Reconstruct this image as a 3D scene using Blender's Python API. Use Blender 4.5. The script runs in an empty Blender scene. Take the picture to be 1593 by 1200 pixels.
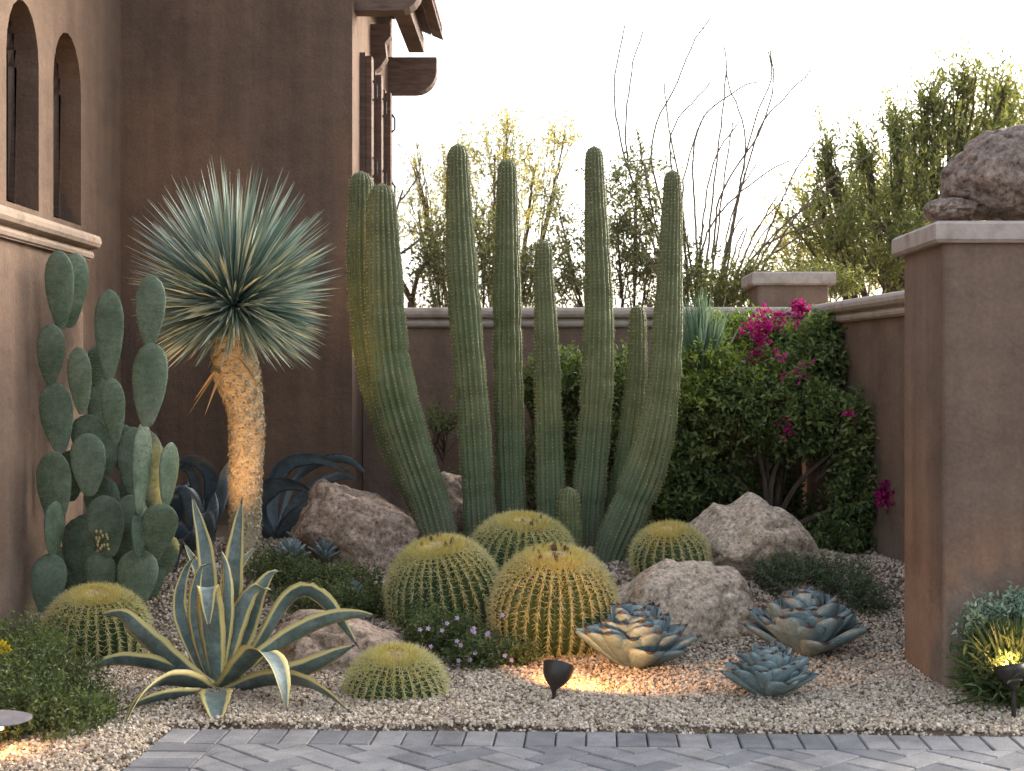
import bpy, math, random
import numpy as np
from mathutils import Vector, noise as mnoise
from mathutils.geometry import tessellate_polygon

random.seed(7)
RNG = np.random.default_rng(11)
scene = bpy.context.scene
COL = scene.collection
pi = math.pi

# ------------------------------------------------------------------ camera, world, sun, exposure
F, CX, CY, EYE = 2300.0, 838.0, 590.0, 1.18          # focal length in photo pixels, vanishing point, eye height
cam_d = bpy.data.cameras.new("camera")
cam = bpy.data.objects.new("camera", cam_d)
COL.objects.link(cam)
cam.location = (0, 0, EYE)
cam.rotation_euler = (math.radians(90), 0, 0)
cam_d.sensor_width = 36
cam_d.lens = F / 1593 * 36
cam_d.shift_x = -(CX - 796.5) / 1593
cam_d.shift_y = -(600 - CY) / 1593
cam_d.clip_end = 2000
cam_d.dof.use_dof = True
cam_d.dof.focus_distance = 6.6
cam_d.dof.aperture_fstop = 6.3
scene.camera = cam

world = bpy.data.worlds.new("World")
scene.world = world
world.use_nodes = True
wn = world.node_tree
bg = wn.nodes["Background"]
sky = wn.nodes.new("ShaderNodeTexSky")
sky.sky_type = 'NISHITA'
sky.sun_disc = False
SUN_EL, SUN_AZ = math.radians(20), math.radians(50)    # azimuth from the view direction towards the right
sky.sun_elevation = SUN_EL
sky.sun_rotation = SUN_AZ
sky.air_density = 1.0
sky.dust_density = 4.0
sky.ozone_density = 1.0
hs = wn.nodes.new("ShaderNodeHueSaturation")
hs.inputs["Saturation"].default_value = 0.50
wn.links.new(sky.outputs[0], hs.inputs["Color"])
wn.links.new(hs.outputs[0], bg.inputs[0])
bg.inputs[1].default_value = 0.12

sun_d = bpy.data.lights.new("sun", 'SUN')
sun_d.energy = 0.5
sun_d.angle = math.radians(25)
sun_d.color = (1.0, 0.90, 0.76)
sun = bpy.data.objects.new("sun", sun_d)
COL.objects.link(sun)
sd = Vector((math.sin(SUN_AZ) * math.cos(SUN_EL), math.cos(SUN_AZ) * math.cos(SUN_EL), math.sin(SUN_EL)))
sun.rotation_euler = sd.to_track_quat('Z', 'Y').to_euler()
sun.location = (6, 4, 9)

vs = scene.view_settings
vs.view_transform = 'Standard'
vs.look = 'None'
vs.exposure = 2.28
vs.gamma = 1
vs.use_curve_mapping = False
scene.cycles.max_bounces = 6
scene.cycles.transparent_max_bounces = 8

def W(px, py, Z):
    "a point of the place from its place in the photograph and its distance"
    return np.array([(px - CX) / F * Z, Z, EYE - (py - CY) / F * Z])

# ------------------------------------------------------------------ mesh building
class MB:
    def __init__(s):
        s.V = []; s.F = []; s.A = []; s.M = []; s.n = 0
    def add(s, V, Fs, a=None, m=0):
        V = np.asarray(V, float).reshape(-1, 3)
        Fs = np.asarray(Fs, int)
        s.V.append(V); s.F.append(Fs + s.n); s.n += len(V)
        s.A.append(np.zeros(len(V)) if a is None else np.asarray(a, float))
        s.M.append(np.full(len(Fs), m, int))
    def face(s, pts, m=0):
        s.add(pts, [list(range(len(pts)))], None, m)
    def box(s, lo, hi, m=0):
        x0, y0, z0 = lo; x1, y1, z1 = hi
        V = [(x0, y0, z0), (x1, y0, z0), (x1, y1, z0), (x0, y1, z0), (x0, y0, z1), (x1, y0, z1), (x1, y1, z1), (x0, y1, z1)]
        s.add(V, [(0, 3, 2, 1), (4, 5, 6, 7), (0, 1, 5, 4), (1, 2, 6, 5), (2, 3, 7, 6), (3, 0, 4, 7)], None, m)
    def mesh(s, name, mats, off=(0, 0, 0), smooth=False, attr=None):
        V = np.concatenate(s.V) - np.asarray(off, float)
        me = bpy.data.meshes.new(name)
        me.vertices.add(len(V)); me.vertices.foreach_set("co", V.astype(np.float32).ravel())
        loops = np.concatenate([f.ravel() for f in s.F]).astype(np.int32)
        cnt = np.concatenate([np.full(len(f), f.shape[1], np.int32) for f in s.F])
        st = np.concatenate([[0], np.cumsum(cnt)[:-1]]).astype(np.int32)
        me.loops.add(len(loops)); me.loops.foreach_set("vertex_index", loops)
        me.polygons.add(len(cnt)); me.polygons.foreach_set("loop_start", st)
        try: me.polygons.foreach_set("loop_total", cnt)
        except Exception: pass
        me.polygons.foreach_set("material_index", np.concatenate(s.M).astype(np.int32))
        me.update(calc_edges=True)
        me.polygons.foreach_set("use_smooth", np.full(len(cnt), bool(smooth)))
        if attr:
            at = me.attributes.new(attr, 'FLOAT', 'POINT')
            at.data.foreach_set("value", np.concatenate(s.A).astype(np.float32))
        for m in (mats if isinstance(mats, (list, tuple)) else [mats]): me.materials.append(m)
        me.update()
        return me

OFF = {}
def obj(name, mb, mat, parent=None, smooth=False, attr=None, kind=None, at=None):
    off = OFF.get(parent.name, (0, 0, 0)) if parent else (at if at is not None else (0, 0, 0))
    me = mb if isinstance(mb, bpy.types.Mesh) else mb.mesh(name, mat, off, smooth, attr)
    o = bpy.data.objects.new(name, me); COL.objects.link(o)
    if parent: o.parent = parent
    elif at is not None: o.location = at
    OFF[o.name] = off
    if kind: o['kind'] = kind
    return o
def tag(o, label, cat, group=None):
    o['label'] = label; o['category'] = cat
    if group: o['group'] = group
    return o
def thing(name, label, cat, loc, group=None):
    o = bpy.data.objects.new(name, None); COL.objects.link(o)
    o.empty_display_size = 0.1
    o.location = tuple(float(v) for v in loc); OFF[o.name] = tuple(float(v) for v in loc)
    return tag(o, label, cat, group)

def nrm(v):
    v = np.asarray(v, float)
    return v / np.maximum(np.linalg.norm(v, axis=-1, keepdims=True), 1e-9)

def spline(P, n):
    "Catmull-Rom through P (any columns), n samples, even in chord length"
    P = np.asarray(P, float)
    if len(P) == 2:
        t = np.linspace(0, 1, n)[:, None]; return P[0] * (1 - t) + P[1] * t
    Q = np.vstack([2 * P[0] - P[1], P, 2 * P[-1] - P[-2]])
    d = np.linalg.norm(np.diff(P[:, :3], axis=0), axis=1); cum = np.concatenate([[0], np.cumsum(d)])
    out = []
    for s in np.linspace(0, cum[-1], n):
        i = min(max(int(np.searchsorted(cum, s, 'right')) - 1, 0), len(P) - 2)
        t = (s - cum[i]) / max(d[i], 1e-9)
        a, b, c, e = Q[i], Q[i + 1], Q[i + 2], Q[i + 3]
        out.append(0.5 * ((2 * b) + (c - a) * t + (2 * a - 5 * b + 4 * c - e) * t * t + (3 * b - a - 3 * c + e) * t ** 3))
    return np.array(out)

def frames(P):
    T = nrm(np.gradient(P, axis=0))
    u = np.cross(T[0], [0, 1, 0.03]); u = u / np.linalg.norm(u)
    U = []
    for t in T:
        u = u - t * np.dot(u, t); u = u / max(np.linalg.norm(u), 1e-9); U.append(u)
    U = np.array(U)
    return T, U, np.cross(T, U)

def tube(mb, P, R, n=6, prof=None, a=None, m=0, capped=True):
    P = np.asarray(P, float); k = len(P); R = np.broadcast_to(np.asarray(R, float), (k,))
    T, U, Vv = frames(P)
    ang = np.arange(n) * 2 * pi / n
    pr = np.ones(n) if prof is None else prof
    if pr.ndim == 1: pr = np.tile(pr, (k, 1))
    ring = P[:, None] + (U[:, None] * np.cos(ang)[None, :, None] + Vv[:, None] * np.sin(ang)[None, :, None]) * (R[:, None] * pr)[..., None]
    V = ring.reshape(-1, 3)
    i = np.arange(k - 1)[:, None] * n; j = np.arange(n)[None]; j2 = (j + 1) % n
    Fq = np.stack([i + j, i + j2, i + n + j2, i + n + j], -1).reshape(-1, 4)
    av = None if a is None else np.repeat(a, n)
    mb.add(V, Fq, av, m)
    if capped:
        for s, rev in ((0, True), ((k - 1) * n, False)):
            idx = list(range(s, s + n)); idx = idx[::-1] if rev else idx
            mb.F.append(np.array([idx]) + mb.n - len(V)); mb.M.append(np.array([m]))
    return ring

def cones(mb, P, D, L, w, m=0, bend=None):
    "three-sided spines, all at once"
    P = np.asarray(P, float); D = nrm(D); N = len(P)
    L = np.broadcast_to(L, (N,)); w = np.broadcast_to(w, (N,))
    ref = np.where(np.abs(D[:, 2:3]) > 0.9, [[1., 0, 0]], [[0, 0, 1.]])
    A = nrm(np.cross(D, ref)); B = np.cross(D, A)
    vs_ = [P + (A * math.cos(q) + B * math.sin(q)) * w[:, None] for q in (0, 2.094, 4.189)]
    tip = P + D * L[:, None]
    if bend is not None: tip = tip + np.asarray(bend) * L[:, None]
    V = np.stack(vs_ + [tip], 1).reshape(-1, 3)
    b = np.arange(N)[:, None] * 4
    mb.add(V, np.concatenate([b + [0, 1, 3], b + [1, 2, 3], b + [2, 0, 3]]), None, m)

def leaves(mb, P, D, L, w, up=(0, 0, 1), fold=0.25, jitter=0.6, m=0):
    "pointed folded leaves, two triangles a side"
    P = np.asarray(P, float); D = nrm(D); N = len(P)
    L = np.broadcast_to(L, (N,))[:, None]; w = np.broadcast_to(w, (N,))[:, None]
    S = nrm(np.cross(D, nrm(np.asarray(up) + RNG.normal(0, jitter, (N, 3)))))
    Nn = np.cross(S, D)
    mid = P + D * L * 0.45
    V = np.stack([P, mid - S * w * .5 + Nn * w * fold, P + D * L - Nn * L * 0.08, mid + S * w * .5 + Nn * w * fold], 1).reshape(-1, 3)
    b = np.arange(N)[:, None] * 4
    mb.add(V, np.concatenate([b + [0, 2, 1], b + [0, 3, 2]]), None, m)

# ------------------------------------------------------------------ materials
WORLDPOS = False
def newmat(name, rough=0.8, spec=0.3):
    m = bpy.data.materials.new(name); m.use_nodes = True
    p = m.node_tree.nodes["Principled BSDF"]
    p.inputs["Roughness"].default_value = rough
    p.inputs["Specular IOR Level"].default_value = spec
    return m, m.node_tree, p
def ramp(nt, fac, stops, interp='LINEAR'):
    r = nt.nodes.new("ShaderNodeValToRGB"); r.color_ramp.interpolation = interp
    e = r.color_ramp.elements
    while len(e) < len(stops): e.new(0.5)
    for q, (p, c) in zip(e, stops):
        q.position = p; q.color = (*c, 1) if len(c) == 3 else c
    nt.links.new(fac, r.inputs[0]); return r.outputs[0]
def noise(nt, scale, detail=4, rough=0.55, vec=None, out=0, stretch=None):
    n = nt.nodes.new("ShaderNodeTexNoise")
    n.inputs["Scale"].default_value = scale; n.inputs["Detail"].default_value = detail; n.inputs["Roughness"].default_value = rough
    if vec is None:
        t = nt.nodes.new("ShaderNodeNewGeometry") if WORLDPOS else nt.nodes.new("ShaderNodeTexCoord"); vec = t.outputs["Position" if WORLDPOS else "Object"]
    if stretch:
        mp = nt.nodes.new("ShaderNodeMapping"); mp.inputs["Scale"].default_value = stretch
        nt.links.new(vec, mp.inputs[0]); vec = mp.outputs[0]
    nt.links.new(vec, n.inputs["Vector"]); return n.outputs[out]
def mix(nt, fac, a, b, mode='MIX'):
    x = nt.nodes.new("ShaderNodeMix"); x.data_type = 'RGBA'; x.blend_type = mode
    for sock, v in ((x.inputs[0], fac), (x.inputs[6], a), (x.inputs[7], b)):
        if hasattr(v, 'links'): nt.links.new(v, sock)
        elif isinstance(v, (int, float)): sock.default_value = v
        else: sock.default_value = (*v, 1)
    return x.outputs[2]
def bump(nt, p, height, strength, dist, prev=None):
    b = nt.nodes.new("ShaderNodeBump"); b.inputs["Strength"].default_value = strength; b.inputs["Distance"].default_value = dist
    nt.links.new(height, b.inputs["Height"])
    if prev is not None: nt.links.new(prev, b.inputs["Normal"])
    nt.links.new(b.outputs[0], p.inputs["Normal"]); return b.outputs[0]

def stucco(name, base, var=0.14, streak=0.18):
    m, nt, p = newmat(name, 0.92, 0.15)
    c0 = tuple(v * (1 - var) for v in base); c1 = tuple(v * (1 + var) for v in base)
    c = ramp(nt, noise(nt, 1.3, 6, 0.6), [(0.3, c0), (0.7, c1)])
    st = ramp(nt, noise(nt, 1.0, 5, 0.6, stretch=(7, 7, 0.45)), [(0.35, (1 - streak,) * 3), (0.62, (1.04,) * 3)])
    c = mix(nt, 1.0, c, st, 'MULTIPLY')
    global WORLDPOS; WORLDPOS = True
    g = nt.nodes.new("ShaderNodeNewGeometry"); sx = nt.nodes.new("ShaderNodeSeparateXYZ"); nt.links.new(g.outputs["Position"], sx.inputs[0])
    ad = nt.nodes.new("ShaderNodeMath"); ad.operation = 'MULTIPLY_ADD'; nt.links.new(noise(nt, 6, 5, 0.7), ad.inputs[0]); ad.inputs[1].default_value = -.55; nt.links.new(sx.outputs[2], ad.inputs[2])
    c = mix(nt, ramp(nt, ad.outputs[0], [(0.0, (.55,) * 3), (0.16, (0,) * 3)]), c, (0.26, 0.20, 0.155))
    tw_ = ramp(nt, noise(nt, 3.2, 7, 0.72, stretch=(1, 1, 1.6)), [(0.36, (.86, .86, .87)), (0.5, (1, 1, 1)), (0.66, (1.12, 1.1, 1.08))])
    c = mix(nt, 1.0, c, tw_, 'MULTIPLY'); WORLDPOS = False
    sp = ramp(nt, noise(nt, 60, 3), [(0.3, (0.88,) * 3), (0.7, (1.08,) * 3)])
    c = mix(nt, 1.0, c, sp, 'MULTIPLY')
    nt.links.new(c, p.inputs["Base Color"])
    b = bump(nt, p, noise(nt, 90, 4), 0.4, 0.005)
    bump(nt, p, noise(nt, 7, 5, .6), 0.5, 0.03, b)
    return m
def granite(name, stops, speck=70, dirt=(0.12, 0.08, 0.06), bs=0.5):
    m, nt, p = newmat(name, 0.9, 0.2)
    c = ramp(nt, noise(nt, 5, 8, 0.65), stops)
    s = ramp(nt, noise(nt, speck, 5, 0.75), [(0.36, (0.34, 0.32, 0.30)), (0.47, (0.85, 0.85, 0.85)), (0.55, (1.05, 1.05, 1.05)), (0.64, (1.6, 1.55, 1.5))])
    c = mix(nt, 1.0, c, s, 'MULTIPLY')
    d = ramp(nt, noise(nt, 2.7, 6, 0.7), [(0.56, (0, 0, 0)), (0.74, (0.4, 0.4, 0.4))])
    c = mix(nt, d, c, dirt)
    nt.links.new(c, p.inputs["Base Color"])
    b = bump(nt, p, noise(nt, 45, 6, 0.7), bs, 0.012)
    bump(nt, p, noise(nt, 9, 5, 0.6), 0.6, 0.04, b)
    return m
def island(nt):
    g = nt.nodes.new("ShaderNodeNewGeometry"); return g.outputs["Random Per Island"]
def leafmat(name, stops, rough=0.55, trans=0.35, spec=0.35, tcol=(1.6, 1.7, 0.6)):
    m, nt, p = newmat(name, rough, spec)
    n_ = nt.nodes.new("ShaderNodeMath"); n_.operation = 'ADD'
    sc = nt.nodes.new("ShaderNodeMath"); sc.operation = 'MULTIPLY'; sc.inputs[1].default_value = 0.6
    nt.links.new(island(nt), sc.inputs[0])
    s2 = nt.nodes.new("ShaderNodeMath"); s2.operation = 'MULTIPLY'; s2.inputs[1].default_value = 0.4
    nt.links.new(noise(nt, 6, 3), s2.inputs[0])
    nt.links.new(sc.outputs[0], n_.inputs[0]); nt.links.new(s2.outputs[0], n_.inputs[1])
    c = ramp(nt, n_.outputs[0], stops)
    nt.links.new(c, p.inputs["Base Color"])
    if trans > 0:
        t = nt.nodes.new("ShaderNodeBsdfTranslucent"); nt.links.new(mix(nt, 1.0, c, tcol, 'MULTIPLY'), t.inputs[0])
        ms = nt.nodes.new("ShaderNodeMixShader"); ms.inputs[0].default_value = trans
        out = nt.nodes["Material Output"]
        nt.links.new(p.outputs[0], ms.inputs[1]); nt.links.new(t.outputs[0], ms.inputs[2]); nt.links.new(ms.outputs[0], out.inputs[0])
    return m
def plain(name, stops, scale=8, rough=0.8, bscale=40, bstr=0.4, bdist=0.005, spec=0.3, stretch=None, metal=0):
    m, nt, p = newmat(name, rough, spec)
    nt.links.new(ramp(nt, noise(nt, scale, 6, 0.6, stretch=stretch), stops), p.inputs["Base Color"])
    p.inputs["Metallic"].default_value = metal
    if bstr: bump(nt, p, noise(nt, bscale, 4, stretch=stretch), bstr, bdist)
    return m
def attr_fac(nt, name):
    a = nt.nodes.new("ShaderNodeAttribute"); a.attribute_name = name; return a.outputs["Fac"]

STUCCO = stucco("stucco_brown", (0.205, 0.142, 0.106))
STUCCO_D = stucco("stucco_brown_house", (0.170, 0.116, 0.085))
STONE = plain("coping_stone", [(0.3, (0.28, 0.22, 0.18)), (0.52, (0.45, 0.38, 0.33)), (0.72, (0.34, 0.28, 0.25))], 7, 0.85, 60, 0.6, 0.006)
STONE_TAN = plain("coping_stone_tan", [(0.3, (0.19, 0.14, 0.10)), (0.52, (0.29, 0.22, 0.17)), (0.72, (0.22, 0.165, 0.13))], 7, 0.85, 60, 0.6, 0.006)
WOOD = plain("weathered_wood", [(0.3, (0.075, 0.045, 0.035)), (0.7, (0.17, 0.11, 0.085))], 6, 0.75, 30, 0.6, 0.006, stretch=(1, 1, 8))
WOOD2 = plain("weathered_beam", [(0.3, (0.09, 0.058, 0.045)), (0.7, (0.20, 0.135, 0.105))], 9, 0.75, 30, 0.6, 0.006, stretch=(1, 6, 6))
GLASSD = plain("dark_window_glass", [(0.3, (0.006, 0.006, 0.007)), (0.7, (0.012, 0.011, 0.012))], 2, 0.12, 5, 0, 0, 0.5)
IRON = plain("black_iron", [(0.3, (0.012, 0.010, 0.010)), (0.7, (0.03, 0.025, 0.022))], 30, 0.5, 60, 0.3, 0.002, 0.5)
TILE = plain("roof_tile_clay", [(0.3, (0.16, 0.08, 0.055)), (0.7, (0.36, 0.22, 0.16))], 5, 0.85, 40, 0.4, 0.004)
BOUL = granite("boulder_granite", [(0.3, (0.34, 0.26, 0.19)), (0.5, (0.54, 0.44, 0.34)), (0.72, (0.46, 0.37, 0.29))], 42, (0.17, 0.11, 0.08))
BOUL2 = granite("boulder_granite_warm", [(0.3, (0.24, 0.165, 0.12)), (0.5, (0.42, 0.32, 0.25)), (0.72, (0.33, 0.25, 0.20))], 42, (0.12, 0.075, 0.055))
BOUL3 = granite("boulder_granite_rough", [(0.3, (0.20, 0.155, 0.125)), (0.5, (0.34, 0.27, 0.225)), (0.72, (0.30, 0.20, 0.155))], 34, (0.10, 0.075, 0.07), 1.0)
# gravel
GRAV, nt, p = newmat("gravel_pebbles", 0.9, 0.2)
nt.links.new(ramp(nt, island(nt), [(0.0, (0.11, 0.088, 0.066)), (0.13, (0.34, 0.265, 0.19)), (0.36, (0.60, 0.495, 0.365)), (0.6, (0.49, 0.40, 0.315)), (0.82, (0.76, 0.68, 0.56)), (1.0, (0.25, 0.215, 0.19))]), p.inputs["Base Color"])
EARTH, nt, p = newmat("gravelly_earth", 0.95, 0.1)
c = ramp(nt, noise(nt, 90, 5, 0.8), [(0.35, (0.10, 0.07, 0.052)), (0.5, (0.26, 0.19, 0.145)), (0.65, (0.40, 0.31, 0.24))])
nt.links.new(c, p.inputs["Base Color"]); bump(nt, p, noise(nt, 80, 5, 0.8), 1.0, 0.02)
# pavers: each one its own tone
PAVER, nt, p = newmat("paver_concrete", 0.85, 0.25)
oi = nt.nodes.new("ShaderNodeObjectInfo")
tone = ramp(nt, oi.outputs["Random"], [(0.0, (0.19, 0.195, 0.208)), (0.45, (0.27, 0.272, 0.28)), (0.8, (0.31, 0.31, 0.315)), (1.0, (0.31, 0.30, 0.29))])
gr = ramp(nt, noise(nt, 11, 6, 0.65), [(0.3, (0.78, 0.77, 0.78)), (0.7, (1.12, 1.1, 1.08))])
fine = ramp(nt, noise(nt, 160, 3, 0.7), [(0.32, (0.75,) * 3), (0.6, (1.1,) * 3)])
stn = ramp(nt, noise(nt, 2.2, 6, 0.7), [(0.38, (.74, .73, .72)), (0.52, (1, 1, 1)), (0.7, (1.1, 1.08, 1.04))])
pc = mix(nt, 1, mix(nt, 1, mix(nt, 1, tone, gr, 'MULTIPLY'), fine, 'MULTIPLY'), stn, 'MULTIPLY')
nt.links.new(mix(nt, ramp(nt, noise(nt, 24, 6, 0.75), [(0.60, (0,) * 3), (0.70, (.5,) * 3)]), pc, (0.30, 0.25, 0.20)), p.inputs["Base Color"])
bump(nt, p, noise(nt, 130, 4, 0.7), 0.4, 0.003)
SAND = plain("joint_sand", [(0.3, (0.07, 0.06, 0.055)), (0.7, (0.15, 0.125, 0.11))], 60, 0.95, 100, 0.6, 0.004)

# columnar cactus skin: 'h' runs 0 at the base to 1 at the tip of the stem
CACT, nt, p = newmat("column_cactus_skin", 0.55, 0.35)
hh = attr_fac(nt, "h")
c = ramp(nt, noise(nt, 7, 5, 0.6), [(0.3, (0.078, 0.104, 0.042)), (0.5, (0.120, 0.150, 0.062)), (0.7, (0.165, 0.195, 0.088))])
c = mix(nt, ramp(nt, hh, [(0.05, (0.75,) * 3), (0.45, (0,) * 3)]), c, (0.085, 0.135, 0.088))
c = mix(nt, ramp(nt, hh, [(0.55, (0,) * 3), (0.98, (0.55,) * 3)]), c, (0.115, 0.115, 0.052))
c = mix(nt, ramp(nt, noise(nt, 13, 6, 0.7), [(0.60, (0,) * 3), (0.70, (0.7,) * 3)]), c, (0.20, 0.19, 0.11))
c = mix(nt, ramp(nt, noise(nt, 3, 5, 0.7, stretch=(1, 1, 3)), [(0.50, (0,) * 3), (0.68, (0.55,) * 3)]), c, (0.075, 0.085, 0.035))
cork = mix(nt, 1, ramp(nt, hh, [(0.04, (1,) * 3), (0.16, (0,) * 3)]), ramp(nt, noise(nt, 10, 5, 0.7), [(0.4, (0,) * 3), (0.6, (0.8,) * 3)]), 'MULTIPLY')
c = mix(nt, cork, c, (0.17, 0.14, 0.09))
nt.links.new(c, p.inputs["Base Color"]); bump(nt, p, noise(nt, 60, 3), 0.25, 0.004)
CSPINE = leafmat("column_cactus_spines", [(0.1, (0.16, 0.12, 0.06)), (0.4, (0.36, 0.32, 0.17)), (0.75, (0.52, 0.48, 0.28))], 0.7, 0, 0.2)
BODY = plain("barrel_cactus_skin", [(0.3, (0.026, 0.050, 0.018)), (0.7, (0.058, 0.095, 0.032))], 9, 0.6, 60, 0.2, 0.003)
BSPINE = leafmat("barrel_cactus_spines", [(0.1, (0.40, 0.36, 0.11)), (0.45, (0.62, 0.57, 0.25)), (0.8, (0.74, 0.70, 0.44))], 0.5, 0.15, 0.3, (1.1, 1.05, 0.6))
BGOLD = leafmat("barrel_cactus_golden_spines", [(0.1, (0.55, 0.42, 0.06)), (0.45, (0.78, 0.64, 0.14)), (0.8, (0.85, 0.75, 0.30))], 0.5, 0.15, 0.3, (1.1, 1.0, 0.5))
WOOL = plain("barrel_cactus_wool", [(0.3, (0.42, 0.30, 0.11)), (0.7, (0.66, 0.54, 0.28))], 50, 0.95, 120, 1.0, 0.01)
DRYFL = plain("dried_flower_heads", [(0.3, (0.07, 0.035, 0.02)), (0.7, (0.20, 0.11, 0.06))], 60, 0.9, 80, 0.5, 0.004)
def succulent(name, c0, c1, c2, edge=None):
    global WORLDPOS; WORLDPOS = True
    m, nt, p = newmat(name, 0.5, 0.35)
    nv = ramp(nt, noise(nt, 9, 7, 0.7), [(0.34, c0), (0.5, c1), (0.66, c2)])
    nv = mix(nt, 1, nv, ramp(nt, noise(nt, 55, 4, 0.7), [(0.35, (.8, .8, .8)), (0.62, (1.12, 1.12, 1.12))]), 'MULTIPLY')
    if edge:
        cb = nt.nodes.new("ShaderNodeCombineXYZ"); nt.links.new(attr_fac(nt, "across"), cb.inputs[0])
        nv = mix(nt, 1, nv, ramp(nt, noise(nt, 14, 3, 0.6, vec=cb.outputs[0]), [(0.35, (.74, .76, .78)), (0.65, (1.2, 1.2, 1.14))]), 'MULTIPLY')
    oi = nt.nodes.new("ShaderNodeObjectInfo")
    nv = mix(nt, 1, nv, ramp(nt, oi.outputs["Random"], [(0, (0.82, 0.84, 0.84)), (1, (1.16, 1.12, 1.1))]), 'MULTIPLY')
    if edge: nv = mix(nt, ramp(nt, attr_fac(nt, "across"), [(edge[0], (0,) * 3), (edge[0] + 0.08, (1,) * 3)]), nv, edge[1])
    nt.links.new(nv, p.inputs["Base Color"])
    bump(nt, p, noise(nt, 30, 4), 0.25, 0.003); WORLDPOS = False; return m
AGB = succulent("agave_blue", (0.135, 0.195, 0.22), (0.215, 0.29, 0.315), (0.31, 0.385, 0.40), (0.88, (0.27, 0.29, 0.24)))
AGV = succulent("agave_variegated", (0.075, 0.115, 0.112), (0.13, 0.18, 0.175), (0.22, 0.28, 0.27), (0.62, (0.60, 0.50, 0.20)))
AGD = succulent("agave_slate", (0.070, 0.098, 0.120), (0.11, 0.15, 0.18), (0.17, 0.215, 0.245))
TIPM = plain("agave_tip_spine", [(0.3, (0.06, 0.035, 0.03)), (0.7, (0.12, 0.08, 0.06))], 20, 0.5, 50, 0, 0)
PAD = succulent("prickly_pear_pad", (0.065, 0.105, 0.062), (0.105, 0.155, 0.10), (0.165, 0.21, 0.15))
AREO = plain("pad_areoles", [(0.3, (0.20, 0.17, 0.08)), (0.7, (0.34, 0.31, 0.18))], 40, 0.9, 60, 0, 0)
YUC = leafmat("yucca_leaf", [(0.15, (0.075, 0.125, 0.105)), (0.4, (0.17, 0.25, 0.215)), (0.6, (0.30, 0.39, 0.34)), (0.75, (0.55, 0.60, 0.50)), (0.88, (0.30, 0.34, 0.25))], 0.42, 0.12, 0.5, (1, 1, 0.8))
YTR = plain("yucca_trunk", [(0.3, (0.30, 0.22, 0.13)), (0.55, (0.45, 0.36, 0.23)), (0.75, (0.54, 0.45, 0.31))], 14, 0.9, 60, 0.9, 0.012, stretch=(1, 1, 2.5))
YSC = leafmat("yucca_trunk_scales", [(0.1, (0.22, 0.16, 0.09)), (0.45, (0.42, 0.34, 0.22)), (0.9, (0.60, 0.51, 0.36))], 0.8, 0, 0.2)
YDRY = leafmat("yucca_dry_leaf", [(0.1, (0.25, 0.17, 0.08)), (0.9, (0.48, 0.36, 0.19))], 0.7, 0.15, 0.2, (1, 0.9, 0.6))
BARK = plain("shrub_bark", [(0.3, (0.055, 0.04, 0.03)), (0.7, (0.15, 0.115, 0.085))], 20, 0.9, 60, 0.6, 0.006, stretch=(1, 1, .3))
OCO = plain("ocotillo_bark", [(0.3, (0.10, 0.075, 0.055)), (0.7, (0.22, 0.17, 0.12))], 30, 0.9, 60, 0.5, 0.004)
L_BOUG = leafmat("bougainvillea_leaf", [(0.15, (0.05, 0.08, 0.03)), (0.45, (0.115, 0.165, 0.06)), (0.75, (0.21, 0.26, 0.10)), (0.95, (0.30, 0.32, 0.14))], 0.5, 0.3, 0.35)
L_LIME = leafmat("lime_shrub_leaf", [(0.15, (0.09, 0.13, 0.03)), (0.5, (0.19, 0.25, 0.06)), (0.85, (0.34, 0.38, 0.11))], 0.45, 0.35)
L_COVER = leafmat("ground_cover_leaf", [(0.15, (0.04, 0.065, 0.025)), (0.5, (0.085, 0.12, 0.045)), (0.85, (0.18, 0.21, 0.085))], 0.5, 0.25)
L_COVER2 = leafmat("ground_cover_grey_leaf", [(0.15, (0.05, 0.075, 0.045)), (0.5, (0.11, 0.145, 0.08)), (0.85, (0.20, 0.235, 0.14))], 0.5, 0.25)
L_OLIVE = leafmat("olive_leaf", [(0.15, (0.10, 0.12, 0.06)), (0.5, (0.19, 0.21, 0.10)), (0.85, (0.33, 0.34, 0.16))], 0.5, 0.5, 0.3, (1.7, 1.6, 0.7))
L_YEL = leafmat("yellow_leaf", [(0.15, (0.20, 0.20, 0.10)), (0.5, (0.34, 0.33, 0.17)), (0.85, (0.48, 0.46, 0.26))], 0.5, 0.5, 0.3, (1.8, 1.6, 0.7))
L_DARK = leafmat("dark_shrub_leaf", [(0.15, (0.07, 0.08, 0.045)), (0.5, (0.14, 0.155, 0.085)), (0.85, (0.26, 0.27, 0.15))], 0.45, 0.4, 0.4, (1.6, 1.5, 0.8))
L_GRASS = leafmat("pale_grass_leaf", [(0.15, (0.16, 0.25, 0.18)), (0.5, (0.28, 0.40, 0.29)), (0.85, (0.46, 0.54, 0.38))], 0.45, 0.25, 0.3, (1, 1, 0.8))
PINK = leafmat("bougainvillea_bract", [(0.15, (0.24, 0.012, 0.10)), (0.5, (0.40, 0.022, 0.17)), (0.85, (0.55, 0.06, 0.26))], 0.6, 0.35, 0.2, (1.2, 0.8, 1.1))
LILAC = leafmat("lilac_petal", [(0.15, (0.45, 0.33, 0.52)), (0.85, (0.68, 0.56, 0.72))], 0.6, 0.3, 0.2, (1, 1, 1))
YFLOW = leafmat("yellow_petal", [(0.15, (0.65, 0.50, 0.04)), (0.85, (0.80, 0.68, 0.10))], 0.6, 0.3, 0.2, (1, 1, 0.6))
LAMPB = plain("lamp_bronze", [(0.3, (0.014, 0.010, 0.009)), (0.7, (0.035, 0.027, 0.024))], 30, 0.42, 80, 0.2, 0.001, 0.5)
LAMPG = plain("lamp_grey", [(0.3, (0.12, 0.11, 0.12)), (0.7, (0.24, 0.22, 0.23))], 20, 0.5, 80, 0.2, 0.001, 0.5)
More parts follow.
